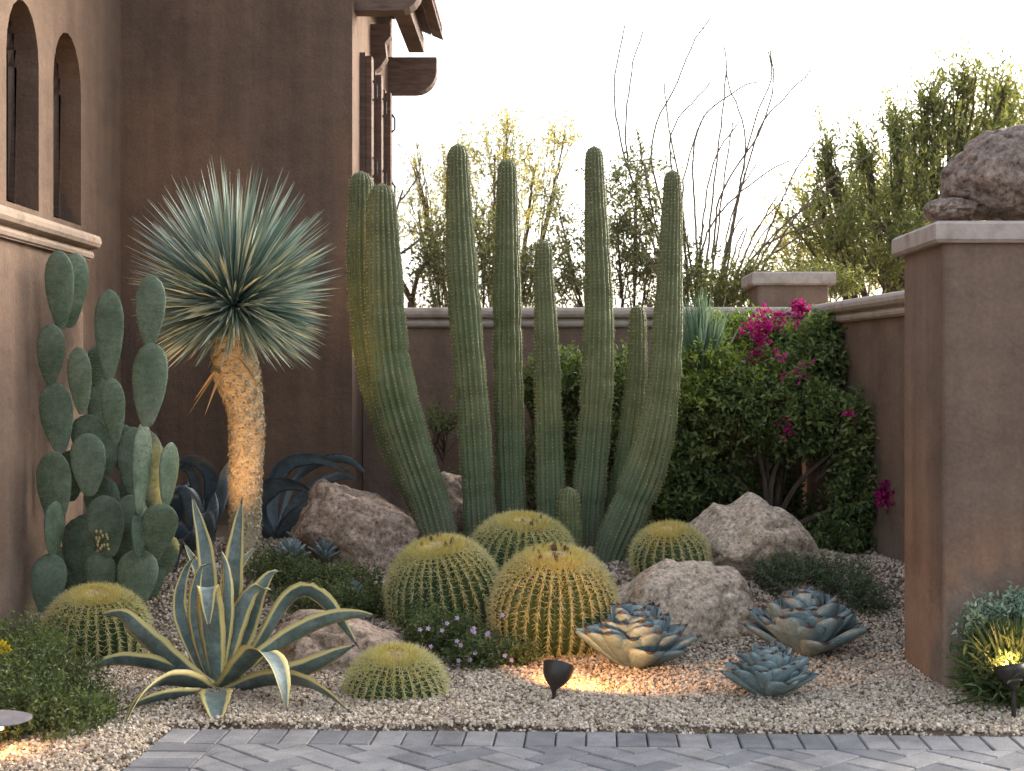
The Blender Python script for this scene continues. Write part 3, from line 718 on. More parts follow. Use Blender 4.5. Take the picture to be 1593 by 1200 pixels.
# ------------------------------------------------------------------ barrel cacti
def barrel(label, px, top, bot, w_px, Z, nr, tilt=0, flowers=0, seed=0, yel=1.0):
    R = w_px / F * Z / 2; b = W(px, bot, Z); t = W(px, top, Z)
    H = (t[2] - b[2]); Hs = H * .60; zc = b[2] + H - Hs         # widest height a little below the middle
    root = thing("barrel_cactus", label, "cactus", (b[0], Z, b[2]), "golden barrel cacti in the gravel bed")
    nv = 44; v = np.linspace(0.0, 1.0, nv) * 2.35; m = nr * 6
    def surf(v, ang, crest):
        rr = R * np.sin(np.clip(v, 0, pi)) ** .97
        z = np.where(v < pi / 2, Hs * np.sign(np.cos(v)) * np.abs(np.cos(v)) ** .95, (H - Hs + .03) * np.cos(v) * 1.15)
        z = z - Hs * .10 * np.exp(-(v / .24) ** 2)
        md = 1 - .12 * (1 - crest) * sstep(.25, .7, v)
        rr = rr * md
        return np.stack([rr * np.cos(ang), rr * np.sin(ang), z * (1 - .03 * (1 - crest))], -1)
    ang = np.arange(m) * 2 * pi / m; q = np.arange(m) % 6
    crest = np.choose(q, [1, .72, .25, 0, .25, .72]).astype(float)
    VV, AA = np.meshgrid(v, ang, indexing='ij'); CCr = np.tile(crest, (nv, 1))
    P = surf(VV, AA, CCr)
    tl = math.radians(tilt); Rt = np.array([[math.cos(tl), 0, math.sin(tl)], [0, 1, 0], [-math.sin(tl), 0, math.cos(tl)]])
    fw = math.radians(13); Rf = np.array([[1, 0, 0], [0, math.cos(fw), -math.sin(fw)], [0, math.sin(fw), math.cos(fw)]])
    Mx = Rt @ Rf; c0 = np.array([b[0], Z, zc])
    tr = lambda A: A @ Mx.T + c0
    i = np.arange(nv - 1)[:, None] * m; j = np.arange(m)[None]; j2 = (j + 1) % m
    mb = MB(); mb.add(tr(P.reshape(-1, 3)), np.stack([i + j, i + m + j, i + m + j2, i + j2], -1).reshape(-1, 4))
    body = obj("body", mb, BODY, root, smooth=True)
    sp = MB()
    # areoles down each rib; seven arched spines each
    vv = [.30]
    while vv[-1] < 2.15: vv.append(vv[-1] + (.017 / R) * (1.0 + .35 * min(1, vv[-1])))
    vv = np.array(vv); ra = np.arange(nr) * 2 * pi / nr
    V2, A2 = np.meshgrid(vv, ra, indexing='ij'); V2 = V2 + RNG.normal(0, .01, V2.shape)
    Q = surf(V2, A2, np.ones_like(V2)); Qn = nrm(Q / np.array([R * R, R * R, Hs * Hs]))
    Q = Q.reshape(-1, 3); Qn = Qn.reshape(-1, 3); vf = V2.ravel()
    Th = np.stack([-np.sin(A2), np.cos(A2), 0 * A2], -1).reshape(-1, 3); Dn = np.cross(Th, Qn)
    for side, dn in ((.9, .2), (-.9, .2), (.5, 1.0), (-.5, 1.0), (0, 1.2), (.35, -.9), (-.35, -.9), (0, -.4), (.1, .5)):
        D = Qn * RNG.uniform(.6, 1.15, (len(Q), 1)) + Th * side + Dn * dn * np.sign(1) + RNG.normal(0, .16, Q.shape)
        L = .038 * RNG.uniform(.7, 1.25, len(Q)) * (1.15 - .2 * np.clip(vf - .8, 0, 1))
        cones(sp, tr(Q), nrm(D) @ Mx.T, L, .0017, bend=[0, 0, -.12])
    # dense young spines of the crown
    n = int(3400 * (R / .22) ** 2); vc = np.where(RNG.random(n) < .7, (.19 + .32 * RNG.random(n)), .40 + RNG.random(n) ** 1.6 * .65); ac = RNG.uniform(0, 2 * pi, n)
    Qc = surf(vc, ac, np.ones(n)); Nc = nrm(np.stack([np.cos(ac) * vc, np.sin(ac) * vc, 0 * ac + .9], -1) + RNG.normal(0, .38, (n, 3)))
    cones(sp, tr(Qc), Nc @ Mx.T, RNG.uniform(.012, .030, n), .0016, m=1)
    obj("spines", sp, [BSPINE, BGOLD], body, kind='stuff')
    wl = MB(); vw = np.linspace(0.001, .34, 8); VW, AW = np.meshgrid(vw, np.arange(40) * 2 * pi / 40, indexing='ij')
    Pw = surf(VW, AW, np.ones_like(VW)) + np.array([0, 0, .006]) + RNG.normal(0, .0018, (*VW.shape, 3))
    i = np.arange(7)[:, None] * 40; j = np.arange(40)[None]; j2 = (j + 1) % 40
    wl.add(tr(Pw.reshape(-1, 3)), np.stack([i + j, i + 40 + j, i + 40 + j2, i + j2], -1).reshape(-1, 4))
    obj("woolly_crown", wl, WOOL, root, smooth=True)
    for k in range(flowers):
        a = random.uniform(0, 2 * pi); v0 = random.uniform(.18, .42)
        q0 = surf(np.array([v0]), np.array([a]), np.ones(1))[0]
        fl = MB(); h0 = random.uniform(.018, .032); tp = tr(np.array([q0]))[0]
        tube(fl, [tp, tp + [0, 0, h0 * .6], tp + [random.uniform(-.004, .004), 0, h0]], [.008, .010, .003], 6)
        cones(fl, np.tile(tp + [0, 0, h0 * .7], (6, 1)), RNG.normal(0, .5, (6, 3)) + [0, 0, 1], .016, .0025)
        obj("dried_flower", fl, DRYFL, root)
    return root
barrel("biggest golden barrel cactus, right one of the front pair, ring of dried brown flowers", 862, 853, 1013, 190, 6.4, 34, 2, 16)
barrel("golden barrel cactus left of the biggest one, tilted left with few dried flowers", 692, 838, 992, 176, 6.75, 33, -9, 8)
barrel("golden barrel cactus at the foot of the column cactus stems, behind the front pair", 812, 805, 900, 158, 7.15, 30, 3, 5)
barrel("small golden barrel cactus perched between the two pale boulders", 1042, 819, 895, 116, 7.2, 24, -4, 0)
barrel("golden barrel cactus under the prickly pear at the left", 150, 917, 1030, 156, 6.3, 30, 2, 0)
barrel("golden barrel cactus alone at the front by the paving", 616, 1013, 1112, 150, 5.5, 29, 0, 0)

# ------------------------------------------------------------------ blue rosette agaves
def ribbon(mb, P, S, N, hw, th, cup, m=0, tipm=None, tipn=0):
    k = len(P); us = np.array([-1, -.8, -.4, 0, .4, .8, 1, .6, 0, -.6]); n = len(us)
    top = np.array([1, 1, 1, 1, 1, 1, 1, 0, 0, 0], bool)
    ring = P[:, None] + S[:, None] * (hw[:, None] * us[None])[..., None] + N[:, None] * ((cup * hw[:, None]) * us[None] ** 2)[..., None]
    ring = ring - N[:, None] * (th[:, None] * np.where(top, 0, 1 - us ** 2 * .6)[None])[..., None]
    i = np.arange(k - 1)[:, None] * n; j = np.arange(n)[None]; j2 = (j + 1) % n
    Fq = np.stack([i + j, i + n + j, i + n + j2, i + j2], -1)
    a = np.tile(np.abs(us), k)
    mb.add(ring.reshape(-1, 3), Fq[:k - 1 - tipn].reshape(-1, 4), a, m)
    if tipn:
        mb.F.append(Fq[k - 1 - tipn:].reshape(-1, 4) + mb.n - k * n); mb.M.append(np.full(tipn * n, tipm))

def rosette_leaf(curl, wide, point):
    "unit leaf along +X, unit long; curls up"
    mb = MB(); t = np.concatenate([np.linspace(0, .93, 13), [.965, 1]])
    ang = curl[0] + (curl[1] - curl[0]) * t
    dx = np.cos(ang); dz = np.sin(ang); P = np.zeros((15, 3)); P[1:, 0] = np.cumsum(dx[:-1] * np.diff(t)); P[1:, 2] = np.cumsum(dz[:-1] * np.diff(t))
    hw = wide * np.interp(t, [0, .2, .45, .68, .82, .91, .96, 1], [.50, .60, .85, 1.0, .88, .52, .10, .01]) 
    th = .07 * np.interp(t, [0, .5, .9, 1], [1, .7, .35, .05])
    S = np.tile([0., 1, 0], (15, 1)); N = np.stack([-np.sin(ang), 0 * ang, np.cos(ang)], -1)
    ribbon(mb, P, S, N, hw, th, .38, 0, 1, 2)
    return mb
LF = [rosette_leaf(c, w, 0).mesh("leaf", [AGB, TIPM], smooth=True, attr="across") for c, w in (((-.12, .14), .27), ((-.05, .24), .25), ((-.14, .06), .285))]
def rosette(label, px, bot, w_px, Z, n, tall=.75, seed=0):
    b = W(px, bot, Z); R = w_px / F * Z / 2 * .98
    root = thing("blue_agave", label, "agave", (b[0], Z, b[2]), "blue rosette agaves in the gravel")
    r = random.Random(seed)
    for k in range(n):
        f = (k + .5) / n                     # 0 outer .. 1 inner
        o = bpy.data.objects.new("leaf", LF[k % 3]); COL.objects.link(o); o.parent = root
        az = k * 2.39996 + r.uniform(-.12, .12)
        pitch = math.radians(24 + 63 * f ** .95 + r.uniform(-6, 6))
        L = R * (1.0 - .24 * f) * r.uniform(.86, 1.08)
        rad = R * .12 * (1 - f); z0 = R * (.10 + tall * .25 * f)
        o.location = (rad * math.cos(az), rad * math.sin(az), z0)
        o.rotation_euler = (r.uniform(-.12, .12), -pitch, az)
        o.scale = (L, L * r.uniform(.92, 1.15), L)
    return root
rosette("blue rosette agave lit orange by the spotlight beside the front barrel cacti", 988, 1046, 205, 5.98, 72, .8, 1)
rosette("largest blue rosette agave, at the right beside the pale boulder", 1254, 1026, 216, 6.2, 82, .85, 2)
rosette("smallest grey-green rosette agave, front of the three near the paving", 1196, 1088, 168, 5.42, 66, .85, 3)

# ------------------------------------------------------------------ strap leaved agaves
def strap(mb, pts, w_px, roll, thick=.005, cup=.26, prof=None, nseg=26, az=None, wmin=.0):
    "pts: (px, py, Z); w_px: full width at the distance of the plant"
    P = spline(np.array([W(*q) for q in pts]), nseg); Zm = P[:, 1].mean()
    T = nrm(np.gradient(P, axis=0))
    h = P[-1] - P[0]; h[2] = 0
    if az is not None: h = np.array([math.cos(az), math.sin(az), 0])
    h = nrm(h); S0 = np.array([-h[1], h[0], 0])
    S = nrm(S0[None] - T * (T @ S0)[:, None]); N = np.cross(T, S)
    N = np.where(N[:, 2:3] < 0, N, N) ; 
    if (N[:2, 2].mean() < 0): S = -S; N = -N
    rl = np.interp(np.linspace(0, 1, nseg), np.linspace(0, 1, len(roll)), np.radians(roll))[:, None]
    S, N = S * np.cos(rl) + N * np.sin(rl), -S * np.sin(rl) + N * np.cos(rl)
    t = np.linspace(0, 1, nseg)
    pr = prof or ([0, .12, .3, .5, .7, .86, .96, 1], [.60, .62, .88, 1, .80, .46, .11, .01])
    hw = w_px / F * Zm / 2 * np.interp(t, *pr) * (1 + .03 * np.sin(t * 37 + w_px))
    th = thick * np.interp(t, [0, .5, 1], [1.6, .8, .15])
    ribbon(mb, P, S, N, hw, th, cup, 0, 1, 1)
    ft = RNG.uniform(1, nseg - 4, 60); i0 = ft.astype(int); fr = (ft - i0)[:, None]; sg = np.where(RNG.random(60) < .5, 1., -1.)[:, None]
    E = P + 0; lerp = lambda A: A[i0] * (1 - fr) + A[i0 + 1] * fr
    hwi = lerp(hw[:, None]); cones(mb, lerp(P) + lerp(S) * hwi * sg * .99 + lerp(N) * cup * hwi, lerp(S) * sg + lerp(P * 0 + T) * .5, .005, .0016, m=1)
va = thing("striped_agave", "large blue-green agave with yellow striped margins and drooping leaves at the front left", "agave", tuple(W(338, 1088, 5.62)))
bx, by = 338, 1070
VL = [  # path, width, roll
    ([(bx - 2, by, 5.62), (325, 960, 5.64), (320, 860, 5.68), (297, 765, 5.72)], 30, [0, 8], -pi / 2),
    ([(bx + 6, by, 5.62), (358, 950, 5.64), (366, 860, 5.66), (377, 772, 5.68)], 36, [0, -10], -pi / 2),
    ([(bx - 8, by, 5.62), (300, 1010, 5.64), (279, 945, 5.66), (288, 890, 5.68), (306, 862, 5.70)], 24, [10, 30], -pi / 2),
    ([(bx + 6, by, 5.62), (378, 990, 5.64), (402, 925, 5.66), (424, 892, 5.68), (446, 890, 5.69)], 40, [-5, -30], -pi / 2),
    ([(bx + 3, by, 5.62), (362, 980, 5.60), (384, 930, 5.60), (402, 915, 5.60), (428, 920, 5.58)], 36, [0, -25], -pi / 2),
    ([(bx, by, 5.60), (331, 1000, 5.54), (325, 940, 5.48), (323, 915, 5.42), (325, 982, 5.34)], 42, [0, 0], -pi / 2),
    ([(bx + 6, by, 5.63), (400, 1010, 5.72), (455, 928, 5.80), (500, 932, 5.80), (560, 1010, 5.78)], 40, [-30, -60], None),
    ([(bx + 8, by, 5.62), (420, 1012, 5.66), (490, 972, 5.70), (545, 957, 5.72), (590, 958, 5.72)], 40, [-40, -62], None),
    ([(bx + 8, by, 5.60), (370, 1045, 5.48), (404, 1014, 5.36), (432, 1040, 5.26), (448, 1112, 5.16)], 50, [-10, -20], None),
    ([(bx + 10, by + 5, 5.62), (420, 1060, 5.62), (480, 1040, 5.62), (520, 1020, 5.62), (556, 1002, 5.62)], 44, [-40, -58], None),
    ([(bx + 10, by + 8, 5.60), (410, 1060, 5.46), (462, 1060, 5.34), (505, 1078, 5.24), (550, 1112, 5.17)], 42, [-40, -55], None),
    ([(bx - 8, by, 5.60), (270, 1030, 5.54), (218, 985, 5.46), (190, 958, 5.44), (150, 957, 5.44)], 44, [38, 55], None),
    ([(bx - 8, by + 4, 5.62), (280, 1048, 5.58), (225, 1032, 5.52), (170, 1030, 5.48), (122, 1052, 5.44)], 38, [35, 55], None),
    ([(bx - 6, by + 8, 5.60), (292, 1062, 5.42), (252, 1062, 5.28), (218, 1086, 5.14), (193, 1130, 5.00)], 48, [25, 45], None),
    ([(bx - 4, by + 10, 5.56), (290, 1082, 5.40), (240, 1088, 5.28), (180, 1108, 5.16)], 34, [30, 50], None),
    ([(bx, by + 6, 5.52), (336, 1078, 5.34), (336, 1092, 5.18), (338, 1132, 5.00)], 50, [0, 0], -pi / 2),
    ([(bx + 2, by, 5.66), (352, 960, 5.80), (368, 890, 5.90), (402, 846, 5.96)], 32, [-5, -20], -pi / 2),
    ([(bx - 2, by, 5.66), (318, 980, 5.80), (312, 900, 5.90), (284, 840, 5.96)], 26, [5, 20], -pi / 2),
    ([(bx + 1, by, 5.60), (346, 1010, 5.58), (352, 950, 5.56), (352, 890, 5.58), (342, 850, 5.60)], 24, [0, -20], -pi / 2),
    ([(bx - 4, by, 5.60), (314, 1010, 5.57), (303, 940, 5.56), (312, 885, 5.58), (330, 878, 5.58)], 24, [5, 30], -pi / 2),
]
for pts, w_, roll, az in VL:
    mb = MB(); strap(mb, pts, w_ * 1.05, roll, az=az); obj("leaf", mb, [AGV, TIPM], va, smooth=True, attr="across")
def dark_agave(label, base, Ls, cat="agave", mat=AGD, w=34):
    r = thing("slate_agave", label, cat, tuple(W(*base)), "slate blue agaves by the yucca")
    for pts, roll in Ls:
        mb = MB(); strap(mb, [base] + pts, w, roll); obj("leaf", mb, [mat, TIPM], r, smooth=True, attr="across")
dark_agave("dark slate blue agave with arching leaves behind the yucca trunk, right side", (430, 850, 8.2), [
    ([(460, 790, 8.2), (520, 745, 8.2), (560, 748, 8.2)], [-20, -50]), ([(420, 780, 8.2), (440, 725, 8.2), (490, 712, 8.2), (545, 735, 8.15)], [-20, -60]),
    ([(400, 790, 8.1), (430, 752, 8.0), (480, 760, 7.95), (500, 790, 7.9)], [-30, -60]), ([(400, 780, 8.3), (385, 720, 8.3), (400, 700, 8.3)], [0, 20]),
    ([(450, 820, 8.1), (490, 790, 8.0), (520, 810, 7.95)], [-30, -50]), ([(400, 820, 8.1), (370, 790, 8.1), (340, 790, 8.1)], [30, 50]),
    ([(440, 800, 8.3), (470, 740, 8.4), (530, 715, 8.4), (575, 740, 8.4)], [-20, -50])])
dark_agave("dark slate blue agave between the prickly pear and the yucca trunk", (312, 885, 7.9), [
    ([(312, 800, 7.9), (305, 745, 7.9), (282, 722, 7.9), (258, 742, 7.85)], [10, 50]), ([(330, 800, 7.9), (330, 740, 7.9), (305, 716, 7.9), (278, 720, 7.88), (262, 752, 7.85)], [20, 60]),
    ([(300, 840, 7.85), (280, 790, 7.8), (256, 786, 7.75), (236, 830, 7.7)], [30, 60]), ([(324, 830, 7.85), (345, 770, 7.8), (352, 730, 7.8), (366, 712, 7.8)], [-10, -30]),
    ([(296, 850, 7.8), (272, 826, 7.7), (250, 840, 7.6), (236, 895, 7.5)], [40, 60]), ([(306, 830, 7.8), (296, 780, 7.7), (276, 762, 7.65), (250, 790, 7.6)], [20, 50]),
    ([(318, 840, 7.8), (330, 800, 7.75), (334, 762, 7.7)], [0, 10]), ([(308, 860, 7.75), (296, 836, 7.6), (280, 846, 7.5), (272, 905, 7.4)], [20, 40]),
    ([(316, 850, 7.75), (320, 815, 7.6), (312, 800, 7.5), (300, 836, 7.4)], [0, 10]), ([(320, 840, 8.0), (300, 770, 8.1), (292, 740, 8.1)], [0, 10])], w=34)
# small blue rosettes in the ground cover by the craggy boulder
def small_rosette(label, px, py, Z, w_px, n, seed):
    b = W(px, py, Z); R = w_px / F * Z / 2
    root = thing("small_blue_agave", label, "agave", tuple(b), "small blue succulents by the craggy boulder"); r = random.Random(seed)
    for k in range(n):
        f = (k + .5) / n; o = bpy.data.objects.new("leaf", LF[1]); COL.objects.link(o); o.parent = root
        az = k * 2.4; o.location = (0, 0, R * .3 * f); o.rotation_euler = (0, -math.radians(15 + 65 * f), az); L = R * (1 - .3 * f); o.scale = (L, L * .6, L)
small_rosette("little blue succulent nearest the yucca trunk, above the ground cover", 452, 872, 7.35, 75, 26, 1)
small_rosette("little blue succulent touching the left foot of the craggy boulder", 505, 868, 7.5, 70, 26, 2)
small_rosette("little blue succulent at the right end of the ground cover below the craggy boulder", 548, 930, 6.9, 60, 22, 3)
small_rosette("little blue succulent behind the other three, at the foot of the slate agave", 470, 845, 7.8, 66, 22, 4)

# ------------------------------------------------------------------ prickly pear
pp = W(165, 950, 6.85)
pear = thing("prickly_pear", "tall prickly pear cactus with many flat green pads against the left wall", "cactus", (pp[0], pp[1], gh(pp[0], 6.85)))
def unit_pad():
    mb = MB(); ns, na = 22, 28
    t = np.linspace(0, 1, ns); a = np.arange(na) * 2 * pi / na
    z = .5 - .5 * np.cos(t * pi)
    r = np.interp(z, [0, .03, .12, .3, .5, .68, .82, .92, .98, 1], [.12, .17, .26, .40, .485, .50, .44, .32, .16, 0.01])
    x = r[:, None] * np.cos(a)[None]; y = np.minimum(r, .5)[:, None] * np.sin(a)[None]
    V = np.stack([x, y, np.tile(z[:, None], (1, na))], -1)
    V[..., 2] += .0
    i = np.arange(ns - 1)[:, None] * na; j = np.arange(na)[None]; j2 = (j + 1) % na
    mb.add(V.reshape(-1, 3), np.stack([i + j, i + j2, i + na + j2, i + na + j], -1).reshape(-1, 4))
    ar = MB(); Pt = []; Nn = []
    for row in range(1, 12):
        zz_ = row / 12; rr = float(np.interp(zz_, z, r)); m_ = max(1, int(rr * 14))
        for q in range(-m_, m_ + 1):
            u = (q + (.5 if row % 2 else 0)) / (m_ + .5)
            if abs(u) > 1: continue
            xx_ = u * rr; yy_ = math.sqrt(max(0, 1 - u * u)) * min(rr, .5)
            for s in (-1, 1): Pt.append((xx_, s * yy_, zz_)); Nn.append((u * .25, s, 0))
    Pt = np.array(Pt); Nn = np.array(Nn, float)
    return mb.mesh("pad", PAD, smooth=True), Pt, Nn
PADM, PADP, PADN = unit_pad()
def pad(bxp, byp, txp, typ, w, Z, yaw=0, thick=.13):
    b = W(bxp, byp, Z); t = W(txp, typ, Z); d = t - b; L = np.linalg.norm(d)
    wd = w / F * Z / max(math.cos(yaw), .25)
    wd = min(wd, L * .72)
    o = bpy.data.objects.new("pad", PADM); COL.objects.link(o); o.parent = pear
    o.location = b - np.array(OFF[pear.name])
    roll = math.atan2(d[0], d[2])
    o.rotation_mode = 'XYZ'
    from mathutils import Matrix
    tl = random.uniform(-.14, .14)
    Mx = Matrix.Rotation(roll, 3, 'Y') @ Matrix.Rotation(tl, 3, 'X') @ Matrix.Rotation(yaw, 3, 'Z')
    o.rotation_euler = Mx.to_euler()
    th = thick * wd + .012
    o.scale = (wd, th, L)
    ar = MB(); Mn = np.array(Mx); sc = np.array([wd, th, L])
    P = PADP + RNG.normal(0, .012, PADP.shape) * [1, 0, 1]
    P = P * sc; D = nrm(PADN)
    # tiny tufts, each a few glochid spines; in the pad's own space
    if yaw > .7: P = P[::3]; D = D[::3]
    for k in range(3): cones(ar, P, D + RNG.normal(0, .6, D.shape), .007, .0016)
    me = ar.mesh("areoles", AREO); V = np.empty(len(me.vertices) * 3); me.vertices.foreach_get("co", V)
    V = (V.reshape(-1, 3) / sc).ravel(); me.vertices.foreach_set("co", V)
    a_ = bpy.data.objects.new("areoles", me); COL.objects.link(a_); a_.parent = o; a_['kind'] = 'stuff'
for q in (
    # base px,py, tip px,py, width, Z, yaw
    (95, 512, 95, 390, 44, 6.80, .15), (108, 510, 124, 394, 38, 6.90, .55),
    (78, 598, 84, 504, 42, 6.78, .2), (95, 705, 78, 594, 52, 6.75, .1), (88, 820, 78, 702, 58, 6.72, -.15),
    (82, 868, 84, 780, 20, 6.66, 1.1), (70, 955, 76, 862, 54, 6.62, .2),
    (128, 645, 124, 540, 36, 6.75, .2), (150, 600, 152, 538, 26, 6.95, .5),
    (170, 590, 171, 450, 44, 6.85, .2), (180, 690, 176, 588, 33, 6.85, .5),
    (142, 720, 135, 645, 56, 6.85, .1), (140, 772, 133, 674, 54, 6.70, .15), (165, 740, 170, 672, 26, 6.88, .8),
    (168, 830, 150, 742, 60, 6.85, -.2), (172, 866, 160, 770, 56, 6.70, .2), (125, 905, 118, 806, 56, 6.82, -.2),
    (232, 540, 234, 428, 46, 6.62, .15), (228, 664, 236, 533, 54, 6.60, .15),
    (216, 800, 219, 655, 20, 6.60, 1.1), (216, 868, 218, 790, 20, 6.62, 1.0),
    (205, 770, 206, 664, 46, 6.88, .3), (236, 790, 228, 668, 48, 6.92, .2), (246, 800, 240, 690, 42, 6.98, .3),
    (258, 790, 265, 688, 19, 6.72, 1.15), (240, 862, 257, 782, 54, 6.66, .2),
    (190, 850, 190, 752, 50, 6.98, .2), (238, 880, 236, 800, 44, 6.95, .2),
    (158, 935, 155, 858, 48, 6.72, .1), (212, 945, 212, 855, 76, 6.66, .05), (120, 880, 140, 800, 50, 6.95, .3),
    (140, 945, 120, 870, 50, 6.85, .3), (110, 780, 112, 700, 44, 6.92, .5), (196, 740, 188, 660, 40, 6.95, .4), (180, 905, 184, 820, 54, 6.88, .1), (214, 850, 200, 770, 44, 6.80, .5), (150, 668, 158, 590, 34, 6.98, .6), (250, 900, 262, 830, 40, 6.88, .5), (100, 930, 100, 850, 44, 6.85, .6), (222, 900, 244, 800, 46, 6.78, .3), (236, 930, 228, 860, 60, 6.85, .2)):
    pad(*q)
fl = MB(); 
for k in range(14):
    c = W(random.uniform(150, 175), random.uniform(822, 858), 6.64); tube(fl, [c, c + [0, -.003, .009], c + [0, -.005, .014]], [.004, .006, .003], 7)
obj("buds", fl, WOOL, pear, kind='stuff')

# ------------------------------------------------------------------ yucca
yb = W(384, 880, 7.55)
yucca = thing("trunked_yucca", "tall yucca with a globe of thin blue-green leaves on a shaggy golden trunk", "yucca", (yb[0], yb[1], gh(yb[0], yb[1])))
P = spline(np.array([[*W(x, y, 7.55), w / F * 7.55 / 2] for x, y, w in ((380, 900, 60), (381, 820, 50), (382, 740, 50), (384, 670, 54), (381, 630, 56), (374, 600, 66), (366, 568, 72), (362, 520, 56))]), 90)
mb = MB(); wv = 1 + .05 * np.sin(np.arange(90) * 1.4)[:, None] * np.sin(np.arange(20) * 1.9)[None] + RNG.normal(0, .02, (90, 20))
ring = tube(mb, P[:, :3], P[:, 3], 20, wv); tr_ = obj("trunk", mb, YTR, yucca, smooth=True)
sc_ = MB(); N = 3600
kk = RNG.uniform(0, 80, N); aa = RNG.uniform(0, 2 * pi, N); i0 = kk.astype(int)
T, U, Vv = frames(P[:, :3]); Dr = U[i0] * np.cos(aa)[:, None] + Vv[i0] * np.sin(aa)[:, None]
Q = P[i0, :3] + Dr * P[i0, 3:4] * .93
leaves(sc_, Q, Dr * .8 - T[i0] * 1.0 + RNG.normal(0, .12, (N, 3)), RNG.uniform(.016, .028, N), .015, up=(0, 0, 1), fold=.1, jitter=.1)
obj("trunk_scales", sc_, YSC, tr_, kind='stuff')
cr = MB(); N = 1700
ctr = W(364, 468, 7.5)
zz_ = RNG.uniform(-.62, 1, N); aa = RNG.uniform(0, 2 * pi, N); rr = np.sqrt(1 - zz_ ** 2)
D = np.stack([rr * np.cos(aa), rr * np.sin(aa), zz_], -1)
Lr = .44 + .27 * np.clip(D[:, 2], 0, 1) ** 1.1; Lr = Lr * RNG.uniform(.80, 1.07, N)
st = ctr + D * .035 + np.array([0, 0, -1]) * RNG.uniform(0, .06, N)[:, None]
S = nrm(np.cross(D, nrm(RNG.normal(0, 1, (N, 3)))))
Nn = np.cross(S, D); w0 = .0070
segs = np.array([0, .35, .72, 1.0]); ws = np.array([.8, 1.0, .75, .04])
V = []
for s_, w_ in zip(segs, ws):
    drop = np.array([0, 0, -1]) * (s_ ** 2 * .10 * (1 - np.abs(D[:, 2:3]) * .7)) * Lr[:, None]
    c = st + D * (Lr * s_)[:, None] + drop
    V += [c - S * w0 * w_ + Nn * w0 * w_ * .35, c, c + S * w0 * w_ + Nn * w0 * w_ * .35]
V = np.stack(V, 1).reshape(-1, 3); b = np.arange(N)[:, None] * 12
for s_ in range(3):
    o = s_ * 3
    if s_ == 0: cr.add(V, np.concatenate([b + [o, o + 1, o + 4, o + 3], b + [o + 1, o + 2, o + 5, o + 4]]))
    else:
        cr.F.append(np.concatenate([b + [o, o + 1, o + 4, o + 3], b + [o + 1, o + 2, o + 5, o + 4]]) + cr.n - len(V)); cr.M.append(np.zeros(2 * N, int))
obj("leaf_crown", cr, YUC, yucca, kind='stuff')
dr = MB(); N = 7; aa = RNG.uniform(0, 2 * pi, N); c = W(362, 545, 7.5)
D = np.stack([np.cos(aa), np.sin(aa), RNG.uniform(-1.5, -.5, N)], -1)
leaves(dr, c + nrm(D) * .05, D, RNG.uniform(.22, .40, N), .010, jitter=.3, fold=.2)
obj("dry_leaves", dr, YDRY, yucca, kind='stuff')

# ------------------------------------------------------------------ shrubs, trees
def sprig_set(lf, tw, C, D, L, m, ll, lw, spread=.9, r0=.0035, upj=.6):
    "C: sprig starts, D: directions; m leaves each"
    n = len(C); L = np.broadcast_to(L, (n,))
    t = np.tile(np.linspace(.12, 1, m), (n, 1)) + RNG.normal(0, .04, (n, m))
    ph = RNG.uniform(0, 2 * pi, (n, 1)) + np.arange(m)[None] * 2.4
    ref = nrm(RNG.normal(0, 1, (n, 3))); A = nrm(np.cross(D, ref)); B = np.cross(D, A)
    Rd = A[:, None] * np.cos(ph)[..., None] + B[:, None] * np.sin(ph)[..., None]
    P = C[:, None] + D[:, None] * (L[:, None] * t)[..., None]
    LD = D[:, None] * (1 - .4 * spread) + Rd * spread
    f = RNG.uniform(.7, 1.25, n * m)
    leaves(lf, P.reshape(-1, 3), LD.reshape(-1, 3), ll * f, lw * f, jitter=upj)
    if tw is not None:
        cones(tw, C, D, L, r0)
TG = "trees and shrubs beyond the far wall"
def shrub(name, label, cat, base, blobs, n_each, L, m, ll, lw, lmat, bark=BARK, group=None, upb=.5, limb=.02, r0=.003, spread=.9, shell=.45, parts=("stem", "foliage"), limbs=True, extra=None):
    base = np.array(base, float)
    root = thing(name, label, cat, tuple(base), group)
    lf, tw = MB(), MB()
    for (px, py, Z, rx, ry, rz, k) in blobs:
        c = W(px, py, Z); R = np.array([rx / F * Z, rz, ry / F * Z])
        n = int(n_each * k)
        u = nrm(RNG.normal(0, 1, (n, 3))); rad = RNG.random(n) ** shell
        # broken outline: lumps that push the shell in and out
        lump = 1 + .16 * np.sin(u[:, 0] * 5 + px) * np.sin(u[:, 2] * 6 + py) + RNG.normal(0, .06, n)
        C = c + u * (rad * lump)[:, None] * R
        D = nrm(u * .8 + np.array([0, 0, upb]) + RNG.normal(0, .38, (n, 3)))
        sprig_set(lf, tw, C - D * L * .5, D, L * RNG.uniform(.6, 1.3, n), m, ll, lw, spread, r0)
        if limbs:
            mid = (base + c) / 2 + RNG.normal(0, .05, 3)
            tube(tw, spline(np.array([base, mid, c]), 8), np.linspace(limb, limb * .35, 8), 6)
            for q in range(0, n, max(1, n // (9 if group == TG else 26))):
                s0 = base + (c - base) * random.uniform(.55, .95); md = (s0 + C[q]) / 2 + RNG.normal(0, .03, 3)
                tube(tw, spline(np.array([s0, md, C[q]]), 6), np.linspace(limb * .32, limb * .1, 6), 4)
    if extra: extra(lf, tw)
    obj(parts[0], tw, bark, root)
    obj(parts[1], lf, lmat, root, kind='stuff')
    return root
G = lambda px, py, Z: np.array([W(px, py, Z)[0], Z, float(gh(W(px, py, Z)[0], Z))])

